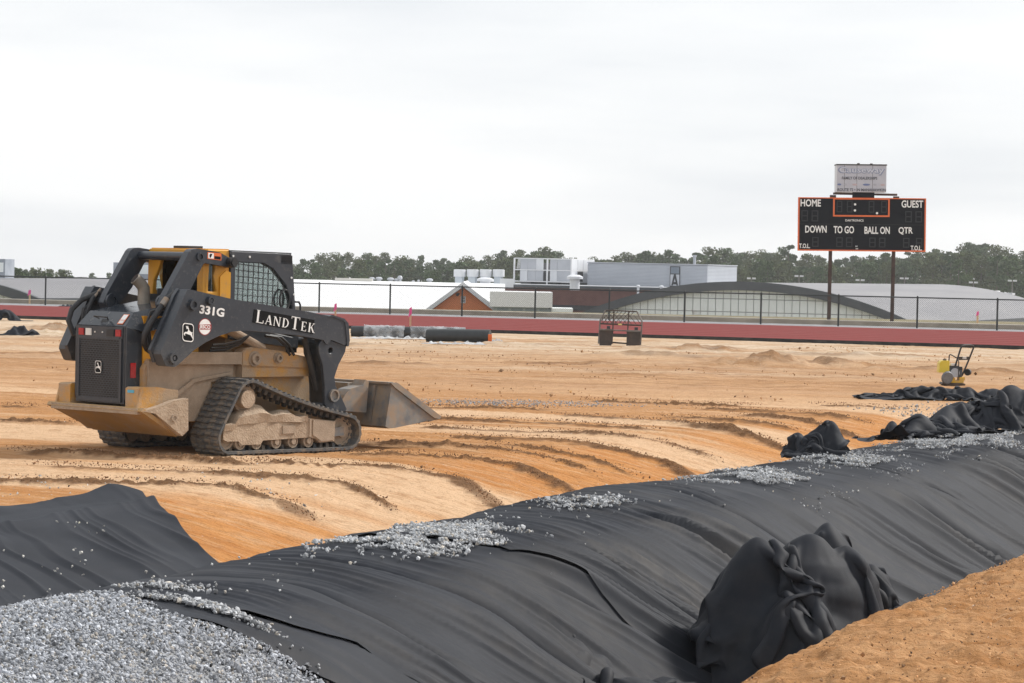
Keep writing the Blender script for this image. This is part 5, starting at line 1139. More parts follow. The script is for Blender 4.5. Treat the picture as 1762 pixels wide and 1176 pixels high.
vault('arched_hall', 'hall with dark arched fascia, pale panelled end wall and grey barrel roof', 1283, 500, 190, 11.0, 2.35, 64, math.radians(-19), -.95, .5)
vault('arched_hall', 'grey barrel roofed hall at the far left behind the loader', -95, 500, 170, 6.2, 1.05, 42, math.radians(-20), -.28, .5)

def bx(px0, px1, pt, pb, Y):
    m_ = (px0 + px1) / 2; return at(px0, pt, Y)[0], at(px1, pt, Y)[0], at(m_, pb, Y)[2], at(m_, pt, Y)[2]
# white roofed building with its orange gable
x0, x1 = at(425, 500, 176)[0], at(868, 500, 176)[0]
zr, ze = at(650, 484, 186)[2], at(620, 536, 168)[2]
WB = empty('white_roof_building', ((x0 + x1) / 2, 176, GR), 0, 'long building with broad white roof and an orange boarded gable', 'building'); hx = (x1 - x0) / 2
q = MB(); q.prism([(-10.2, ze - GR), (10, zr - GR), (30, ze - GR), (30, ze - GR - .15), (10, zr - GR - .2), (-10.2, ze - GR - .15)], -hx, hx)
q.build('roof', m_whroof, WB, matrix=Matrix(((0, 1, 0, 0), (1, 0, 0, 0), (0, 0, 1, 0), (0, 0, 0, 1))))
q = MB(); q.box(-hx + .3, hx - .3, -7.6, 28, 0, ze - GR - .1); q.build('wall', mat('pale_wall', (.5, .48, .44), (.45, .43, .4), 1, .8), WB)
q = MB(); a = at(577, 478, 186)[0] - WB.location[0]; b = at(641, 478, 186)[0] - WB.location[0]; q.box(a, b, 9.6, 10.4, zr - GR - .1, zr - GR + .14); q.build('ridge_cap', mat('cream_metal', (.62, .6, .55), (.58, .56, .52), 1, .6), WB)
gp = [at(735, 537, 163), at(797, 492, 163), at(852, 538, 163)]; gl = [(p[0] - WB.location[0], p[2] - GR) for p in gp]
gl[2] = (2 * gl[1][0] - gl[0][0], gl[0][1])
q = MB(); q.prism([(gl[0][0] + .1, 0), (gl[0][0] + .1, gl[0][1]), (gl[1][0], gl[1][1] - .08), (gl[2][0] - .1, gl[0][1]), (gl[2][0] - .1, 0)], -12.9, -5); ga = q.build('gable_wall', m_gable, WB)
nb = 26
for i in range(nb):
    xa = gl[0][0] + .18 + (gl[2][0] - gl[0][0] - .36) * i / nb; xb = xa + (gl[2][0] - gl[0][0] - .36) / nb - .025; hw_ = (gl[2][0] - gl[0][0]) / 2
    def zt(x): return gl[0][1] + (gl[1][1] - gl[0][1]) * (1 - abs(x - gl[1][0]) / hw_) - .1
    q = MB(); q.prism([(xa, gl[0][1] - 1), (xb, gl[0][1] - 1), (xb, zt(xb)), (xa, zt(xa))], -12.94, -12.9); q.build('board', m_gable, ga)
for sg in (0, 2):
    n_ = np.array([gl[1][0], gl[1][1]]); e_ = np.array(gl[sg]); d_ = (e_ - n_) / np.linalg.norm(e_ - n_); e_ = e_ + d_ * .35; up = np.array([0, .22])
    q = MB(); q.prism([tuple(n_), tuple(e_), tuple(e_ + up), tuple(n_ + up)], -13.3, 2.); q.build('gable_roof', m_whroof, WB)
    q = MB(); q.prism([tuple(n_ + (0, -.05)), tuple(e_ + (0, -.05)), tuple(e_ + (0, .21)), tuple(n_ + (0, .21))], -13.42, -13.302); q.build('barge_board', m_whm, WB)
va = [at(793, 510, 163), at(801, 522, 163)]; va = [(p[0] - WB.location[0], p[2] - GR) for p in va]
q = MB(); q.box(va[0][0], va[1][0], -12.99, -12.945, va[1][1], va[0][1]); vf = q.build('gable_vent', m_whm, ga)
for k in range(4): z = va[1][1] + .05 + k * .085; q = MB(); q.box(va[0][0] + .03, va[1][0] - .03, -13.0, -12.991, z, z + .045); q.build('slat', m_dkv, ga)
la = at(788.5, 506, 163); q = MB(); q.tube([(la[0] - WB.location[0] + .05, -12.9, la[2] - GR), (la[0] - WB.location[0] - .05, -13.15, la[2] - GR - .04)], [.05, .09], 8); q.build('flood_light', m_dkv, ga)
def dome(px, py, Y, r, h, label, m=m_grm):
    p = at(px, py, Y); q = MB(); z0 = p[2]; q.tube([(0, 0, -.5), (0, 0, h * .45), (0, 0, h * .46), (0, 0, h * .75), (0, 0, h * .95), (0, 0, h)], [r * .62, r * .62, r, r, r * .6, r * .1], 12)
    o = q.build('roof_vent', m, None, smooth=True, label=label, category='vent', group='round roof vents'); o.location = (p[0], Y, z0)
for i, (px, py, r, h) in enumerate(((640, 485, .19, .28), (652, 485, .22, .3), (672, 486, .22, .3), (682, 486, .15, .24), (688, 486, .16, .42), (711, 487, .1, .15), (720, 487, .08, .2), (739, 487.5, .22, .3))):
    dome(px, py, 186.5, r, h, ['leftmost round vent on the white roof ridge', 'second round vent on the white roof ridge', 'third round vent on the white roof ridge', 'small vent left of the tall vent on the white roof', 'tallest vent on the white roof ridge', 'low dark vent right of the tall vent', 'thin low vent on the white roof ridge', 'lone round vent right on the white roof ridge'][i])
dome(989, 487, 199, .55, .55, 'white round exhaust fan on the brick building roof below the metal screen', m_whm)
dome(835, 491, 188, .55, .5, 'white round exhaust fan below the four barrel units', m_whm)
dome(1098, 497, 197, .13, .25, 'small white vent cap near the grey penthouse stripe', m_whm); dome(1138, 498, 197, .16, .25, 'small white vent cap right of the grey penthouse stripe', m_whm)

# low white annex
x0, x1, z0, z1 = bx(843, 951, 503, 529, 158); AN = empty('annex', ((x0 + x1) / 2, 158, GR), 0, 'low white annex with a broad blank fascia beside the orange gable', 'building'); hx = (x1 - x0) / 2
q = MB(); q.box(-hx, hx, 0, 7, z0 - GR, z1 - GR); q.build('fascia', m_whroof, AN)
q = MB(); q.box(-hx + .2, hx - .2, .4, 6.8, 0, z0 - GR - .002); q.build('wall', mat('blue_grey_wall', (.34, .40, .45), (.4, .45, .5), 1, .7), AN)
for k in range(4): q = MB(); q.box(-hx + .4 + k * .75, -hx + 1.0 + k * .75, .36, .398, z0 - GR - .6, z0 - GR - .08); q.build('window', mat('window_blue', (.2, .25, .3), (.26, .31, .36), 1, .3), AN)
q = MB(); q.box(hx - .05, hx + 1.1, .5, 4, 0, z0 - GR - .02); q.build('side_block', m_wallp, AN)

# brick block with roof plant
RB = math.radians(-17)
c = at(1010, 497, 203); BB = empty('brick_building', (c[0], 203, GR), RB, 'flat roofed maroon brick building carrying the metal roof plant', 'building')
zt = c[2] - GR
q = MB(); q.box(-9, 11, 0, 24, 0, zt); q.build('wall', m_brick, BB); q = MB(); q.box(-9.2, 11.2, -.15, 24.2, zt, zt + .16); q.build('roof_edge', m_fasc, BB); q = MB(); q.box(-8.9, 10.9, .2, 23.8, zt + .16, zt + .2); q.build('roof', mat('pale_roof', (.5, .52, .55), (.6, .61, .63), .5, .7), BB)
q = MB(); q.box(-9.05, 11.05, -.05, 0, zt - 1.5, zt - 1.15); q.build('soffit_band', m_dkv, BB)
roofz = c[2] + .2
# grey ribbed penthouse
pc = at(1217, 470, 207); PH = empty('metal_penthouse', (pc[0], 207, roofz), RB, 'grey ribbed metal penthouse with a dark vertical stripe on the brick roof', 'penthouse')
zt = at(1217, 457.5, 207)[2] - roofz; L1, L2 = 8.6, 9.2; nr = 16
prof = []
for k in range(nr): z = zt * k / nr; prof += [(0, z), (-.03, z + .02), (-.03, z + zt / nr * .6), (0, z + zt / nr * .75)]
q = MB()
V = []; F = []
for (x, y) in ((-L1, 0), (0, 0), (0, L2)):
    for (o_, z) in prof + [(0, zt)]:
        V.append((x + (0 if x < 0 else -o_ if y == 0 else -o_), y + o_ if y == 0 else y, z))
n = len(prof) + 1
for s_ in range(2):
    for k in range(n - 1): F.append((s_ * n + k, (s_ + 1) * n + k, (s_ + 1) * n + k + 1, s_ * n + k + 1))
q.add(V, F); q.build('siding', mat('grey_siding', (.40, .425, .47), (.43, .455, .50), .8, .45), PH)
q = MB(); q.box(-L1 + .04, -.04, .06, L2, 0, zt + .03); q.build('core', m_grm, PH); q = MB(); q.box(-L1 - .05, .08, -.08, L2, zt + .031, zt + .09); q.build('cap', m_grm, PH)
xs_ = (at(1154, 480, 207)[0] - pc[0]) / math.cos(RB); w_ = 17 / 24.8 / math.cos(RB)
q = MB(); q.box(xs_, xs_ + w_, -.07, -.04, 0, zt - .1); st_ = q.build('louvre_stripe', m_dkv, PH); q = MB(); q.box(xs_ + .06, xs_ + w_ - .06, -.09, -.071, zt - .6, zt - .14); q.build('louvre', mat('slate_blue', (.14, .17, .21), (.18, .21, .25), 1, .6), st_)
q = MB(); q.box(xs_ + .04, xs_ + w_ - .04, -.085, -.071, .10, zt - .66); q.build('pale_inset', m_grm, st_); q = MB(); xm = xs_ + w_ / 2; q.prism([(xm - .24, .12), (xm - .13, .12), (xm, .62), (xm + .13, .12), (xm + .24, .12), (xm + .06, .92), (xm - .06, .92)], -.1, -.086); q.build('chevron', m_dkv, st_); q = MB(); q.box(xm - .12, xm + .12, -.1, -.086, .2, .36); q.build('chevron_bar', m_dkv, st_)
pp = at(1195, 456, 209); q = MB(); q.cyl((0, 0, -.2), (0, 0, .55), .1, 10); q.cyl((0, 0, .55), (0, 0, .68), .14, 10); o = q.build('flue_pipe', m_grm, None, label='grey flue pipe standing on the ribbed penthouse', category='flue'); o.location = pp
# white screened plant
hc = at(983, 466, 208); HV = empty('screened_roof_plant', (hc[0], 208, roofz), RB, 'white panelled screen round rooftop plant left of the grey penthouse', 'roof plant')
z0, z1 = at(983, 486, 208)[2] - roofz, at(983, 446.5, 208)[2] - roofz; Lf, Ls = 4.15, 5.8; zm = (z0 + z1) / 2
m_frame = mat('white_frame', (.7, .71, .73), (.66, .67, .69), 2, .5)
for x, y in ((-Lf, 0), (-Lf * .42, 0), (0, 0), (0, Ls), (-Lf, Ls)): q = MB(); q.box(x - .05, x + .05, y - .05, y + .05, -.6, z1); q.build('frame_post', m_frame, HV)
for z in (z0, zm, z1):
    q = MB(); q.box(-Lf, 0, -.04, .04, z - .035, z + .035); q.build('frame_rail', m_frame, HV); q = MB(); q.box(-.04, .04, .05, Ls, z - .035, z + .035); q.build('frame_rail', m_frame, HV)
cols = [(-Lf + .42, -Lf + .95), (-Lf + .97, -Lf + 1.55), (-Lf + 1.57, -Lf + 2.1), (-Lf + 2.6, -Lf + 3.1), (-Lf + 3.12, -.06)]
for r_, (za, zc) in enumerate(((z0 + .04, zm - .04), (zm + .04, z1 - .04))):
    for i, (a, b) in enumerate(cols):
        q = MB(); q.box(a, b, .03 + .02 * ((i + r_) % 2), .09, za, zc); q.build('screen_panel', m_grm if (i + r_) % 3 else m_whm, HV)
    for i in range(4):
        if r_ == 0 and i in (1, 3): m_ = m_dkv
        else: m_ = m_whm
        q = MB(); q.box(-.02, .04, .1 + i * 1.43, 1.45 + i * 1.43, za, zc); q.build('screen_panel', m_, HV)
q = MB(); q.box(-Lf + .3, -.3, .6, Ls - .3, -.5, z1 - .3); q.build('plant_core', mat('plant_dark', (.1, .11, .12), (.2, .2, .21), 1, .7), HV)
for k in range(4): q = MB(); q.tube([(-Lf + .12 + .08 * k, .3, zm + .05), (-Lf + .2 + .06 * k, .3, z1 - .05)], .02, 5); q.build('pipe', m_frame, HV)
q = MB(); q.box(-Lf + 1.2, -.9, .1, 3, -.65, z0 - .04); q.build('plinth', m_dkv, HV)
# four barrel units
for k in range(4):
    px = 791 + 22.3 * k; p = at(px, 470, 196); E_ = empty('barrel_unit', (p[0], 196, roofz - .3), RB, ['leftmost of four white drum units on stilts on the school roof', 'second from left of four white drum units on stilts', 'third from left of four white drum units on stilts', 'rightmost of four white drum units, next to the metal screen'][k], 'roof unit', 'drum units on stilts')
    za, zc = at(px, 476.5, 196)[2] - roofz + .3, at(px, 464, 196)[2] - roofz + .3
    q = MB(); q.tube([(0, 0, za), (0, 0, zc - .02), (0, 0, zc)], [.40, .40, .34], 20); q.build('drum', m_whm, E_)
    q = MB(); q.box(-.24, .24, -.24, .24, -.8, za); q.build('pedestal', mat('pale_blue_metal', (.52, .57, .62), (.46, .51, .56), 1, .5), E_)
x0, x1, z0, z1 = bx(861, 883, 480, 497, 195); q = MB(); q.box(-.45, .45, -.4, .4, 0, z1 - z0); o = q.build('roof_box', m_whm, None, bevel=.02, label='white box right below the rightmost drum unit', category='roof unit'); o.location = ((x0 + x1) / 2, 195, z0)
# brick block at the right end
x0, x1, z0, z1 = bx(1622, 1738, 507, 540, 268); RE = empty('brick_block', ((x0 + x1) / 2, 268, GR), math.radians(-12), 'small brick block with white flat roof at the right end of the barrel roof', 'building'); hx = (x1 - x0) / 2
q = MB(); q.box(-hx, hx, 0, 6, 0, z1 - GR); q.build('wall', mat('dusty_brick', (.27, .17, .155), (.31, .2, .18), 1, .9), RE); q = MB(); q.box(-hx - .15, hx + .15, -.15, 6.1, z1 - GR, z1 - GR + .18); q.build('roof_edge', m_grm, RE); q = MB(); q.box(-hx, hx - 1.2, .5, 6, z1 - GR + .18, z1 - GR + .35); q.build('roof', m_whroof, RE)
# plant on the left hall
for px0, px1, pt, pb, Y, lab in ((-6, 10, 446, 487, 176, 'grey roof box at the left picture edge'), (194, 222, 452, 492, 190, 'dark round roof unit behind the loader link'), (224, 268, 450, 490, 192, 'pale roof box seen under the loader cross tube')):
    x0, x1, z0, z1 = bx(px0, px1, pt, pb, Y); E_ = empty('roof_box', ((x0 + x1) / 2, Y, z0), math.radians(-17), lab, 'roof unit'); hx = (x1 - x0) / 2
    q = MB(); q.box(-hx, hx, 0, 1.2, .25 if Y > 180 else 0, z1 - z0); q.build('casing', mat('unit_grey', (.25, .28, .33), (.38, .41, .46), 1.2, .5), E_, bevel=.04)
    q = MB(); q.box(-hx * .8, hx * .8, .1, 1.1, -.6, .25 if Y > 180 else 0); q.build('base', m_dkv, E_); q = MB(); q.box(-hx * .5, hx * .6, -.03, -.002, (z1 - z0) * .45, (z1 - z0) * .85); q.build('grille', m_wallp, E_)
# parking lot lamps
def lamp(px, py, Y, label):
    p = at(px, py, Y); E_ = empty('lot_lamp', (p[0], Y, -7.5), 0, label, 'lamp', 'parking lot lamps'); h = p[2] + 7.5
    q = MB(); q.tube([(0, 0, 0), (0, 0, h)], [.07, .045], 6); q.build('pole', mat('lamp_pole', (.16, .15, .15), (.2, .19, .19), 2, .6), E_)
    for sg in (-1, 1): q = MB(); q.box(*sorted((sg * .08, sg * .42)), -.14, .14, h - .05, h + .12); q.build('lamp_head', m_whm, E_, bevel=.02)
for px, py, lab in ((1293, 480, 'parking lamp just right of the grey penthouse'), (1375, 476, 'parking lamp left of the left scoreboard post'), (1480, 483, 'parking lamp between the scoreboard posts'), (1556, 480, 'parking lamp just right of the scoreboard'), (1675, 487, 'parking lamp above the white flat roof at right'), (1742, 484, 'rightmost parking lamp in the picture')): lamp(px, py, 290, lab)

# ------------------------------------------------------------------ trees
m_leaf = [mat('pine_needles_a', (.036, .070, .022), (.072, .118, .036), 3., .9), mat('pine_needles_b', (.028, .060, .020), (.056, .096, .032), 3., .9), mat('pine_needles_c', (.050, .074, .024), (.095, .115, .040), 3., .9)]
m_bark = mat('bark', (.085, .068, .055), (.12, .1, .085), 4., .9)
def pine_mesh(seed, H, W_, base, n=13, per=46):
    g = np.random.default_rng(seed); V = []; F = []
    for k in range(n):
        f = (k + g.uniform(0, .6)) / n; zc = H * (base + (1 - base) * f); rad = W_ * .5 * (1.05 - .75 * f ** 1.6) * g.uniform(.35, 1.0); a = g.uniform(0, 6.283)
        if f > .9: rad *= .3
        c = np.array([rad * math.cos(a), rad * math.sin(a), zc]); R_ = W_ * g.uniform(.13, .25) * (1.1 - .4 * f)
        d = g.normal(size=(per, 3)); d /= np.linalg.norm(d, axis=1)[:, None]; r = g.random(per) ** .45
        P = c + d * r[:, None] * np.array([R_ * 1.3, R_ * 1.3, R_ * .6])
        s_ = g.uniform(.11, .25, per)
        for p, sz in zip(P, s_):
            u = g.normal(size=3); u /= np.linalg.norm(u); v = np.cross(u, g.normal(size=3)); v /= np.linalg.norm(v); i = len(V)
            V += [p + u * sz, p + v * sz * .7, p - u * sz * .8, p - v * sz * .6]; F.append((i, i + 1, i + 2, i + 3))
    return np.array(V), np.array(F)
def trunk_mesh(seed, H, W_, base):
    g = np.random.default_rng(seed + 50); q = MB(); q.tube([(0, 0, 0), (g.normal() * .1, g.normal() * .1, H * .5), (0, 0, H * .94)], [.17, .12, .03], 6)
    for k in range(7): z = H * (base - .08 + (.9 - base) * k / 7); a = g.uniform(0, 6.28); l = W_ * .42 * (1 - k / 9); q.tube([(0, 0, z), (l * math.cos(a), l * math.sin(a), z + .12 * l)], [.05, .015], 4)
    me = bpy.data.meshes.new('trunk'); q.bm.to_mesh(me); q.bm.free(); me.materials.append(m_bark); return me
PINES = []
for k in range(9):
    W_ = (5.2, 4.6, 5.8, 4.2, 5.0, 6.2, 4.4, 3.6, 5.4)[k]; base = (.22, .3, .18, .35, .15, .28, .12, .66, .25)[k]; H = 12.
    V, F = pine_mesh(k + 3, H, W_, base, (26, 22, 28, 20, 28, 26, 30, 9, 24)[k], 120); PINES.append((mesh_np('crown', V, F, m_leaf[k % 3]), trunk_mesh(k, H, W_, base)))
KIND = ['round topped pine', 'thin pine', 'bushy pine', 'open pine', 'full pine', 'wide pine', 'low pine', 'tufted pine', 'ragged pine']
tops = np.array([(-60, 462), (5, 466), (30, 460), (70, 468), (110, 466), (150, 474), (200, 474), (260, 476), (330, 470), (440, 462), (503, 458), (540, 442), (600, 441), (650, 438), (700, 437), (742, 447), (760, 440), (800, 440), (850, 437), (890, 429), (925, 430), (960, 433), (985, 445), (1020, 441), (1060, 441), (1100, 438), (1150, 433), (1190, 440), (1220, 429), (1250, 431), (1290, 440), (1320, 436), (1380, 440), (1450, 441), (1520, 439), (1600, 431), (1640, 427), (1680, 417), (1720, 426), (1762, 434), (1900, 430)], float)
g = np.random.default_rng(77); CNT = {}; ORD = ['leftmost', 'second', 'third', 'fourth', 'fifth', 'sixth', 'seventh', 'eighth', 'ninth', 'tenth', 'eleventh', 'twelfth', 'thirteenth', 'fourteenth', 'fifteenth', 'sixteenth', 'seventeenth', 'eighteenth', 'nineteenth', 'twentieth'] + [f'number {k}' for k in range(21, 60)]
TREES = []
px = -70.
while px < 1860:
    TREES.append((px, float(np.interp(px, tops[:, 0], tops[:, 1])) + g.uniform(-6, 9), 560 + g.uniform(-40, 60))); px += g.uniform(9, 17) if px > 480 else g.uniform(12, 22)
px = 495.
while px < 1860: TREES.append((px, float(np.interp(px, tops[:, 0], tops[:, 1])) + g.uniform(6, 22), 470 + g.uniform(-30, 30))); px += g.uniform(11, 20)
TREES.append((1357, 417, 505))
for px, py in ((12, 466), (28, 459), (40, 464), (52, 470), (68, 463), (82, 468), (98, 475), (112, 466), (125, 471), (142, 476), (160, 477), (182, 479)): TREES.append((px, py, 335 + g.uniform(-12, 12)))
for (px, py, Y) in sorted(TREES, key=lambda q_: q_[0]):
    k = int(g.integers(0, 9)); k = 7 if py == 417 else k; p = at(px, py, Y); zb_ = -8.3; H = p[2] - zb_
    E_ = empty('pine_tree', (p[0], Y, zb_), g.uniform(0, 6.28), None, 'tree', 'pine trees behind the school'); sc = H / 12.2; wsc = sc * g.uniform(.85, 1.15) * (1.0 if Y > 530 else 1.1); E_.scale = (wsc, wsc, sc)
    where = 'at far left' if px < 300 else 'behind the loader' if px < 503 else 'above the white roof' if px < 780 else 'behind the roof plant' if px < 1025 else 'behind the grey penthouse' if px < 1290 else 'left of the scoreboard' if px < 1430 else 'below the scoreboard' if px < 1600 else 'at the right end'
    row = 'back' if Y > 525 else 'front'; n_ = CNT.get((where, row), 0); CNT[(where, row)] = n_ + 1
    E_['label'] = f'{KIND[k]} {where}, {ORD[n_]} from left in the {row} row'
    link('crown', PINES[k][0], E_); link('trunk', PINES[k][1], E_)
def bare_mesh(seed, H):
    g2 = random.Random(seed); q = MB()
    def br(p, d, l, r, lv):
        e = p + d * l; q.tube([p, e], [r, r * .6], 4, cap=False)
        if lv == 0: return
        for _ in range(3 if lv > 1 else 4): br(p + d * l * g2.uniform(.55, 1), (d + Vector((g2.uniform(-1, 1), g2.uniform(-1, 1), g2.uniform(-.1, .7))) * .75).normalized(), l * g2.uniform(.55, .75), r * .55, lv - 1)
    br(Vector((0, 0, 0)), Vector((0, 0, 1)), H * .36, H * .016, 4); me = bpy.data.meshes.new('branches'); q.bm.to_mesh(me); q.bm.free(); me.materials.append(mat('bare_twigs', (.17, .13, .11), (.22, .17, .14), 3, .9)); return me
BARE = [bare_mesh(3, 10), bare_mesh(8, 10)]
for i, (px, py, Y, lab) in enumerate(((1690, 462, 400, 'bare brown tree in front of the pines at right'), (1655, 470, 405, 'smaller bare tree beside the bare brown tree at right'), (1600, 470, 410, 'bare tree right of the scoreboard post'), (1318, 474, 420, 'bare tree right of the grey penthouse'), (700, 462, 430, 'bare tree above the white roof'), (1195, 519, 146, 'small bare shrub before the arched hall wall'), (1740, 468, 405, 'bare tree at the right picture edge'))):
    p = at(px, py, Y); zb_ = -7.9 if Y > 300 else -.6; E_ = empty('bare_tree', (p[0], Y, zb_), i * 1.3, lab, 'tree'); sc = (p[2] - zb_) / 10.; E_.scale = (sc,) * 3; link('branches', BARE[i % 2], E_)
# ------------------------------------------------------------------ things on the field
# survey stakes with pink ribbon
m_wood = mat('stake_wood', (.55, .38, .22), (.62, .45, .28), 8., .8); m_pink = mat('pink_ribbon', (.80, .10, .33), (.72, .08, .28), 8., .7)
for px, py, Y, h, lab in ((577, 548, 99, .40, 'wooden stake with pink ribbon just above the lift arm nose'), (706, 562, 95, .52, 'wooden stake with pink ribbon behind the wrapped rolls'), (51, 517, 126, .35, 'pink ribboned stake before the left barrel roof'), (1682, 550, 124, .25, 'pink ribboned stake behind the fence at right')):
    p = at(px, py, Y); E_ = empty('survey_stake', tuple(p), .3, lab, 'stake', 'survey stakes'); k = Y / 97
    q = MB(); q.prism([(-.028 * k, -.15), (.028 * k, -.15), (.028 * k, h), (0, h + .04), (-.028 * k, h)], -.02, .02); q.build('stake', m_wood, E_)
    q = MB(); q.prism([(-.045 * k, h * .58), (-.075 * k, h * .56), (-.05 * k, h * .85), (-.045 * k, h + .06), (.03 * k, h + .1), (.035 * k, h * .78), (-.01, h * .7)], -.03, -.021); q.build('ribbon', m_pink, E_)
# two rolls of fabric half under torn plastic
m_roll = mat('roll_black', (.012, .015, .017), (.022, .026, .029), 5., .45)
def roll(pa, pb, r, label, tag_end):
    a, b = np.array(pa), np.array(pb); q = MB(); E_ = empty('fabric_roll', tuple((a + b) / 2 * np.array([1, 1, 0])), 0, label, 'roll', 'fabric rolls'); o = (a + b) / 2 * np.array([1, 1, 0]); a, b = a - o, b - o
    q.tube([tuple(a + (b - a) * k) for k in (0, .02, .3, .6, .98, 1)], [r * .96, r, r * 1.02, r, r, r * .96], 20); q.build('roll_body', m_roll, E_, smooth=True)
    d = (b - a) / np.linalg.norm(b - a)
    for e, s_ in ((a, -1), (b, 1)): q = MB(); q.ringtube(tuple(e + d * s_ * .002), tuple(e + d * s_ * .02), r * .25, r * .16, 12); q.build('core', m_dkv, E_)
    if tag_end: q = MB(); q.box(-.05, .05, -.012, 0, -.1, .1); t_ = q.build('orange_tag', m_orange, E_); t_.location = tuple(b + np.array([.0, -r - .01, -.03])); t_.rotation_euler = (.35, 0, 0)
ra, rb = gnd(603, 581), gnd(800, 585.5); rc_, rd_ = gnd(735, 589), gnd(843, 592)
def up(p, z): return (p[0], p[1], z)
roll(up(ra + (0, .4, 0), .15), up(rb + (0, .5, 0), .17), .165, 'left black fabric roll lying wrapped in torn clear plastic', False)
roll(up(rc_, .16), up(rd_, .19), .19, 'right black fabric roll with an orange tag at its end', True)
def M_plastic():
    m = bpy.data.materials.new('clear_plastic'); m.use_nodes = True; t = m.node_tree; p = t.nodes['Principled BSDF']; p.inputs['Base Color'].default_value = (.62, .65, .68, 1); p.inputs['Roughness'].default_value = .25; p.inputs['Specular IOR Level'].default_value = .8
    nz_ = t.nodes.new('ShaderNodeTexNoise'); nz_.inputs['Scale'].default_value = 4.; nz_.inputs['Detail'].default_value = 6; mr = t.nodes.new('ShaderNodeMapRange'); mr.inputs[1].default_value = .35; mr.inputs[2].default_value = .7; mr.inputs[3].default_value = .12; mr.inputs[4].default_value = .62
    co = t.nodes.new('ShaderNodeTexCoord'); t.links.new(co.outputs['Object'], nz_.inputs['Vector']); t.links.new(nz_.outputs[0], mr.inputs[0]); t.links.new(mr.outputs[0], p.inputs['Alpha']); return m
def plastic():
    n, m = 150, 44; a = np.array(up(ra + (0, .4, 0), 0)); b = np.array(up(rb + (0, .5, 0), 0)); a = a + (b - a) * .11
    U, K = np.meshgrid(np.linspace(0, 1, n), np.linspace(-1, 1, m)); X = a[0] + (b[0] - a[0]) * U; Yc = a[1] + (b[1] - a[1]) * U
    an = K * 2.15; R_ = .178 + .014 * np.abs(fbm(U * 22, K * 3, 5, 3)) + .10 * np.clip(np.abs(K) - .78, 0, 1) * (1.5 + vn(U * 13, K, 6)); R_ = R_ + .02 * fold(U * 6 + .5 * K + .4 * vn(U * 5, K * 2, 8), 4)
    Y = Yc + R_ * np.sin(an) * (1 + .9 * np.clip(np.abs(K) - .8, 0, 1)); Z = np.maximum(.16 + R_ * np.cos(an), .012 + .02 * np.abs(vn(U * 25, K * 3, 9)))
    V = np.stack([X, Y, Z], -1).reshape(-1, 3); F = grid_faces(m, n); gap = np.abs(U - .43) < .035 + .02 * vn(K * 3, U * 0, 11); keep = ~(gap.reshape(-1)[F].any(1))
    link('plastic_sheet', mesh_np('plastic_sheet', V, F[keep], M_plastic(), True), label='torn clear plastic wrapped round the left fabric roll', category='plastic sheet')
plastic()
PLW = M_plastic(); PLW.name = 'crumpled_plastic'; PLW.node_tree.nodes['Map Range'].inputs[3].default_value = .45; PLW.node_tree.nodes['Map Range'].inputs[4].default_value = .95; PLW.node_tree.nodes['Principled BSDF'].inputs['Base Color'].default_value = (.55, .58, .61, 1)
def plastic_skirt(px0, px1, py, amp, lab, seed):
    a, b = gnd(px0, py), gnd(px1, py + 2); n, m = 60, 9; U, K = np.meshgrid(np.linspace(0, 1, n), np.linspace(0, 1, m)); X = a[0] + (b[0] - a[0]) * U; Y = a[1] + (b[1] - a[1]) * U + (K - .5) * .7 + .1 * vn(U * 8, K, seed)
    Z = .02 + amp * np.abs(fbm(U * 14, K * 2, seed, 3)) * np.sin(math.pi * np.clip(K, .05, .95)) * np.sin(math.pi * U) ** .5
    link('plastic_scrap', mesh_np('plastic_scrap', np.stack([X, Y, Z], -1).reshape(-1, 3), grid_faces(m, n), PLW, True), label=lab, category='plastic sheet', group='plastic scraps')
plastic_skirt(598, 760, 583.5, .1, 'crumpled plastic scrap along the foot of the left roll', 3); plastic_skirt(725, 838, 592.5, .1, 'crumpled plastic scrap in front of the right roll', 5); plastic_skirt(836, 866, 589, .14, 'small plastic scrap at the tagged end of the right roll', 9)

# loader fork carriage with a guard
m_iron = mat('rusty_iron', (.045, .038, .036), (.085, .062, .052), 6., .75, .3); m_iron2 = mat('worn_iron', (.20, .19, .18), (.13, .11, .1), 6., .6, .4)
fc = gnd(1066, 596.5); FK = empty('fork_carriage', tuple(fc), 0, 'rusty loader attachment frame with barred top standing on the dirt', 'loader attachment')
def fl(zx, zy): return ((zx - 1110) / 320, (868 - zy) / 320)
def fbar(name, pts, r, m=m_iron, y=0., n=6): q = MB(); q.tube([(fl(*p)[0], y, fl(*p)[1]) for p in pts], r, n); return q.build(name, m, FK)
fbar('top_bar', [(985, 563), (1250, 570)], .018); fbar('side_upright', [(985, 563), (942, 650), (932, 848)], .022, m_iron2); fbar('side_upright', [(1250, 570), (1296, 652), (1286, 862)], .022, m_iron2)
fbar('mid_bar', [(940, 678), (1296, 686)], .022); fbar('upright', [(1057, 566), (1045, 850)], .018); fbar('upright', [(1182, 568), (1172, 860)], .018); fbar('lower_bar', [(935, 728), (1290, 738)], .02, m_iron2); fbar('foot_bar', [(1045, 835), (1170, 842)], .022)
def slx(side, y): return np.interp(y, [563, 650], [985, 942]) if side < 0 else np.interp(y, [570, 652], [1250, 1296])
for k in range(13):
    xa = 930 + k * 34; 
    for x0_, y0_, x1_, y1_ in ((xa, 675, xa + 92, 572),):
        if x0_ < 944: y0_ = 660; x0_ = 946
        if x1_ <= slx(1, y1_) and x0_ < 1290: fbar('guard_bar', [(x0_, y0_), (min(x1_, 1250), y1_)], .008)
for k in range(9):
    xa = 965 + k * 40; 
    if xa < 1290: fbar('guard_bar', [(max(xa - 60, 962), 600), (min(xa, 1288), 675)], .008, y=.02)
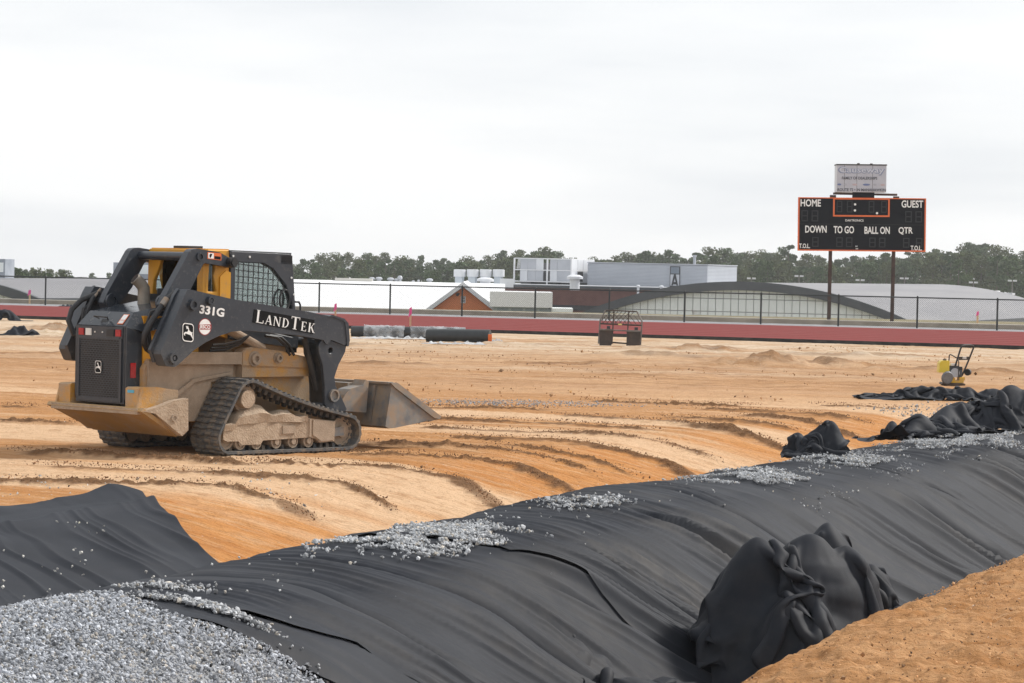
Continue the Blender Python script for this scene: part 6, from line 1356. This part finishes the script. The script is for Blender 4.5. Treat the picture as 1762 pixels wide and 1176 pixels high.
for x0_, x1_, y0_, y1_ in ((936, 1046, 732, 862), (1166, 1284, 738, 878)):
    a, b = fl(x0_, y1_), fl(x1_, y0_); q = MB(); q.prism([(a[0] + .01, a[1]), (b[0] - .02, a[1]), (b[0], b[1]), (a[0], b[1])], -.10, -.07); q.build('hitch_plate', m_iron, FK, bevel=.008)
    q = MB(); q.box(a[0], b[0], -.14, -.06, b[1] - .005, b[1] + .035); q.build('plate_lip', m_iron2, FK, bevel=.006); xm = (a[0] + b[0]) / 2 + .07; q = MB(); q.box(xm - .045, xm + .045, -.05, .03, b[1] + .036, b[1] + .11); q.build('latch_block', m_dkv, FK, bevel=.006)
a = fl(1110, 682); q = MB(); q.box(a[0] - .05, a[0] + .05, -.03, -.023, a[1] - .015, a[1] + .02); q.build('yellow_label', mat('label_yellow', (.7, .6, .2), (.6, .5, .2), 9, .6), FK)

# plate compactor
pcp = gnd(1641, 664.5); PC = empty('plate_compactor', tuple(pcp), 0, 'yellow and black plate compactor with looped handle standing on the dirt', 'compactor')
m_py = mat('compactor_yellow', (.72, .43, .03), (.62, .36, .03), 8., .5, dust=(.4, .3, .2), dustamt=.3, dscale=9); m_tank = mat('tank_yellow', (.72, .55, .05), (.66, .5, .05), 6., .45)
def cl(zx, zy, y=0.): return ((zx - 800) / 902, y, (935 - zy) / 902)
q = MB(); q.prism([(-.19, 0), (.17, 0), (.19, .05), (.15, .06), (-.17, .06), (-.23, .07), (-.25, .04)], -.2, .2); q.build('base_plate', mat('plate_iron', (.05, .035, .028), (.1, .07, .05), 9, .7), PC, bevel=.01)
q = MB(); q.box(-.18, .16, -.17, .17, .065, .11); q.box(.08, .18, -.17, .17, .11, .17); q.build('frame', m_py, PC, bevel=.012)
q = MB(); q.cyl((-.05, -.12, .12), (-.05, .12, .12), .06, 16); q.build('exciter', m_py, PC, bevel=.01)
q = MB(); q.box(-.12, .13, -.13, .13, .17, .30); q.box(-.10, .06, -.11, .12, .30, .38); q.build('engine', mat('engine_black', (.03, .035, .045), (.08, .085, .1), 9, .45), PC, bevel=.02, seg=2)
q = MB(); q.cyl((-.0, -.15, .25), (.0, -.12, .25), .085, 18); q.build('recoil_starter', m_grm, PC, bevel=.012); q = MB(); q.box(.08, .14, -.1, .1, .20, .36); q.build('muffler', m_blk, PC, bevel=.02)
q = MB(); q.box(-.08, .04, -.13, -.02, .38, .42); q.build('air_filter', m_whl, PC, bevel=.015)
q = MB(); q.prism([(-.30, .25), (-.29, .43), (-.25, .47), (-.11, .47), (-.11, .28), (-.14, .25)], -.15, .15); tk = q.build('water_tank', m_tank, PC, bevel=.03, seg=2); q = MB(); q.cyl((-.18, 0, .46), (-.18, 0, .495), .035, 12); q.build('cap', m_blk, tk)
q = MB(); q.tube([(-.24, -.19, .16), (-.24, -.22, .155)], [.125, .105], 20); q.build('belt_guard', mat('guard_grey', (.12, .13, .145), (.2, .21, .22), 8, .5), PC, bevel=.012, matrix=Matrix.Rotation(.35, 4, 'Z'))
q = MB()
for y in (0.,): q.tube([cl(795, 600, -.16), cl(840, 440, -.16), cl(880, 300, -.16), cl(905, 258, -.15), cl(960, 243, -.1), cl(1080, 245, .1), cl(1130, 262, .16), cl(1138, 300, .17), cl(1075, 470, .17), cl(1010, 640, .17), cl(955, 765, .15)], .017, 8)
q.build('handle', m_blk, PC, smooth=True)
q = MB(); a, b = cl(845, 497, -.15), cl(1068, 440, .16); q.add([(a[0], -.15, a[2]), (b[0], .15, a[2]), (b[0] + .02, .15, b[2]), (a[0] + .015, -.15, b[2]), (a[0], -.14, a[2]), (b[0], .16, a[2]), (b[0] + .02, .16, b[2]), (a[0] + .015, -.14, b[2])], [(0, 1, 2, 3), (4, 5, 6, 7), (0, 1, 5, 4), (2, 3, 7, 6)]); hp = q.build('handle_plate', m_blk, PC)
a = cl(955, 457, -.02); q = MB(); q.box(a[0] - .045, a[0] + .045, a[1] - .03, a[1] - .025, a[2] - .022, a[2] + .02); q.build('label', m_whl, PC)
q = MB(); q.tube([cl(695, 570, -.1), cl(700, 430, -.1), cl(715, 405, -.1), cl(740, 415, -.1), cl(825, 462, -.1)], .012, 8); q.build('lift_bar', m_darksteel, PC, smooth=True)
q = MB(); q.tube([cl(855, 760, -.17), cl(852, 520, -.17), cl(845, 500, -.16)], .01, 6); q.build('throttle_rod', m_darksteel, PC)
q = MB(); c_ = cl(1030, 702, .1); q.cyl((c_[0], .06, c_[2]), (c_[0] + .03, .12, c_[2]), .062, 18); q.build('wheel', m_blk, PC, bevel=.012)

# rags of black fabric far left
for i, (px, py, sx_, h, lab) in enumerate(((8, 552, 1.6, .35, 'black fabric lump by the track at the far left'), (34, 577, 1.3, .16, 'low black fabric rag on the dirt at left'), (115, 531, 1.1, .08, 'black rag on the path left of the loader'))):
    p = gnd(px, py); P = drape(40, 26, sx_ * 1.3, .8, (p[0], p[1], 0), .1, .7, .7, [(p[0], p[1], sx_ * .35, .2, 0, h)], steps=60, seed=80 + i, h0=.2, jit=.1)
    link('fabric_rag', mesh_np('fabric_rag', P.reshape(-1, 3), grid_faces(26, 40), FAB, True, {'mud': np.zeros(1040)}), label=lab, category='fabric', group='fabric rags')

# ------------------------------------------------------------------ the air
def haze():
    q = MB(); q.box(-4200, 4200, -60, 1560, -30, 16); m = bpy.data.materials.new('haze'); m.use_nodes = True; t = m.node_tree; t.nodes.remove(t.nodes['Principled BSDF'])
    v = t.nodes.new('ShaderNodeVolumePrincipled'); v.inputs['Color'].default_value = (.99, .995, 1, 1); v.inputs['Density'].default_value = .00022; v.inputs['Anisotropy'].default_value = .2
    t.links.new(v.outputs[0], t.nodes['Material Output'].inputs['Volume']); q.build('haze', m, None, kind='stuff')
haze()
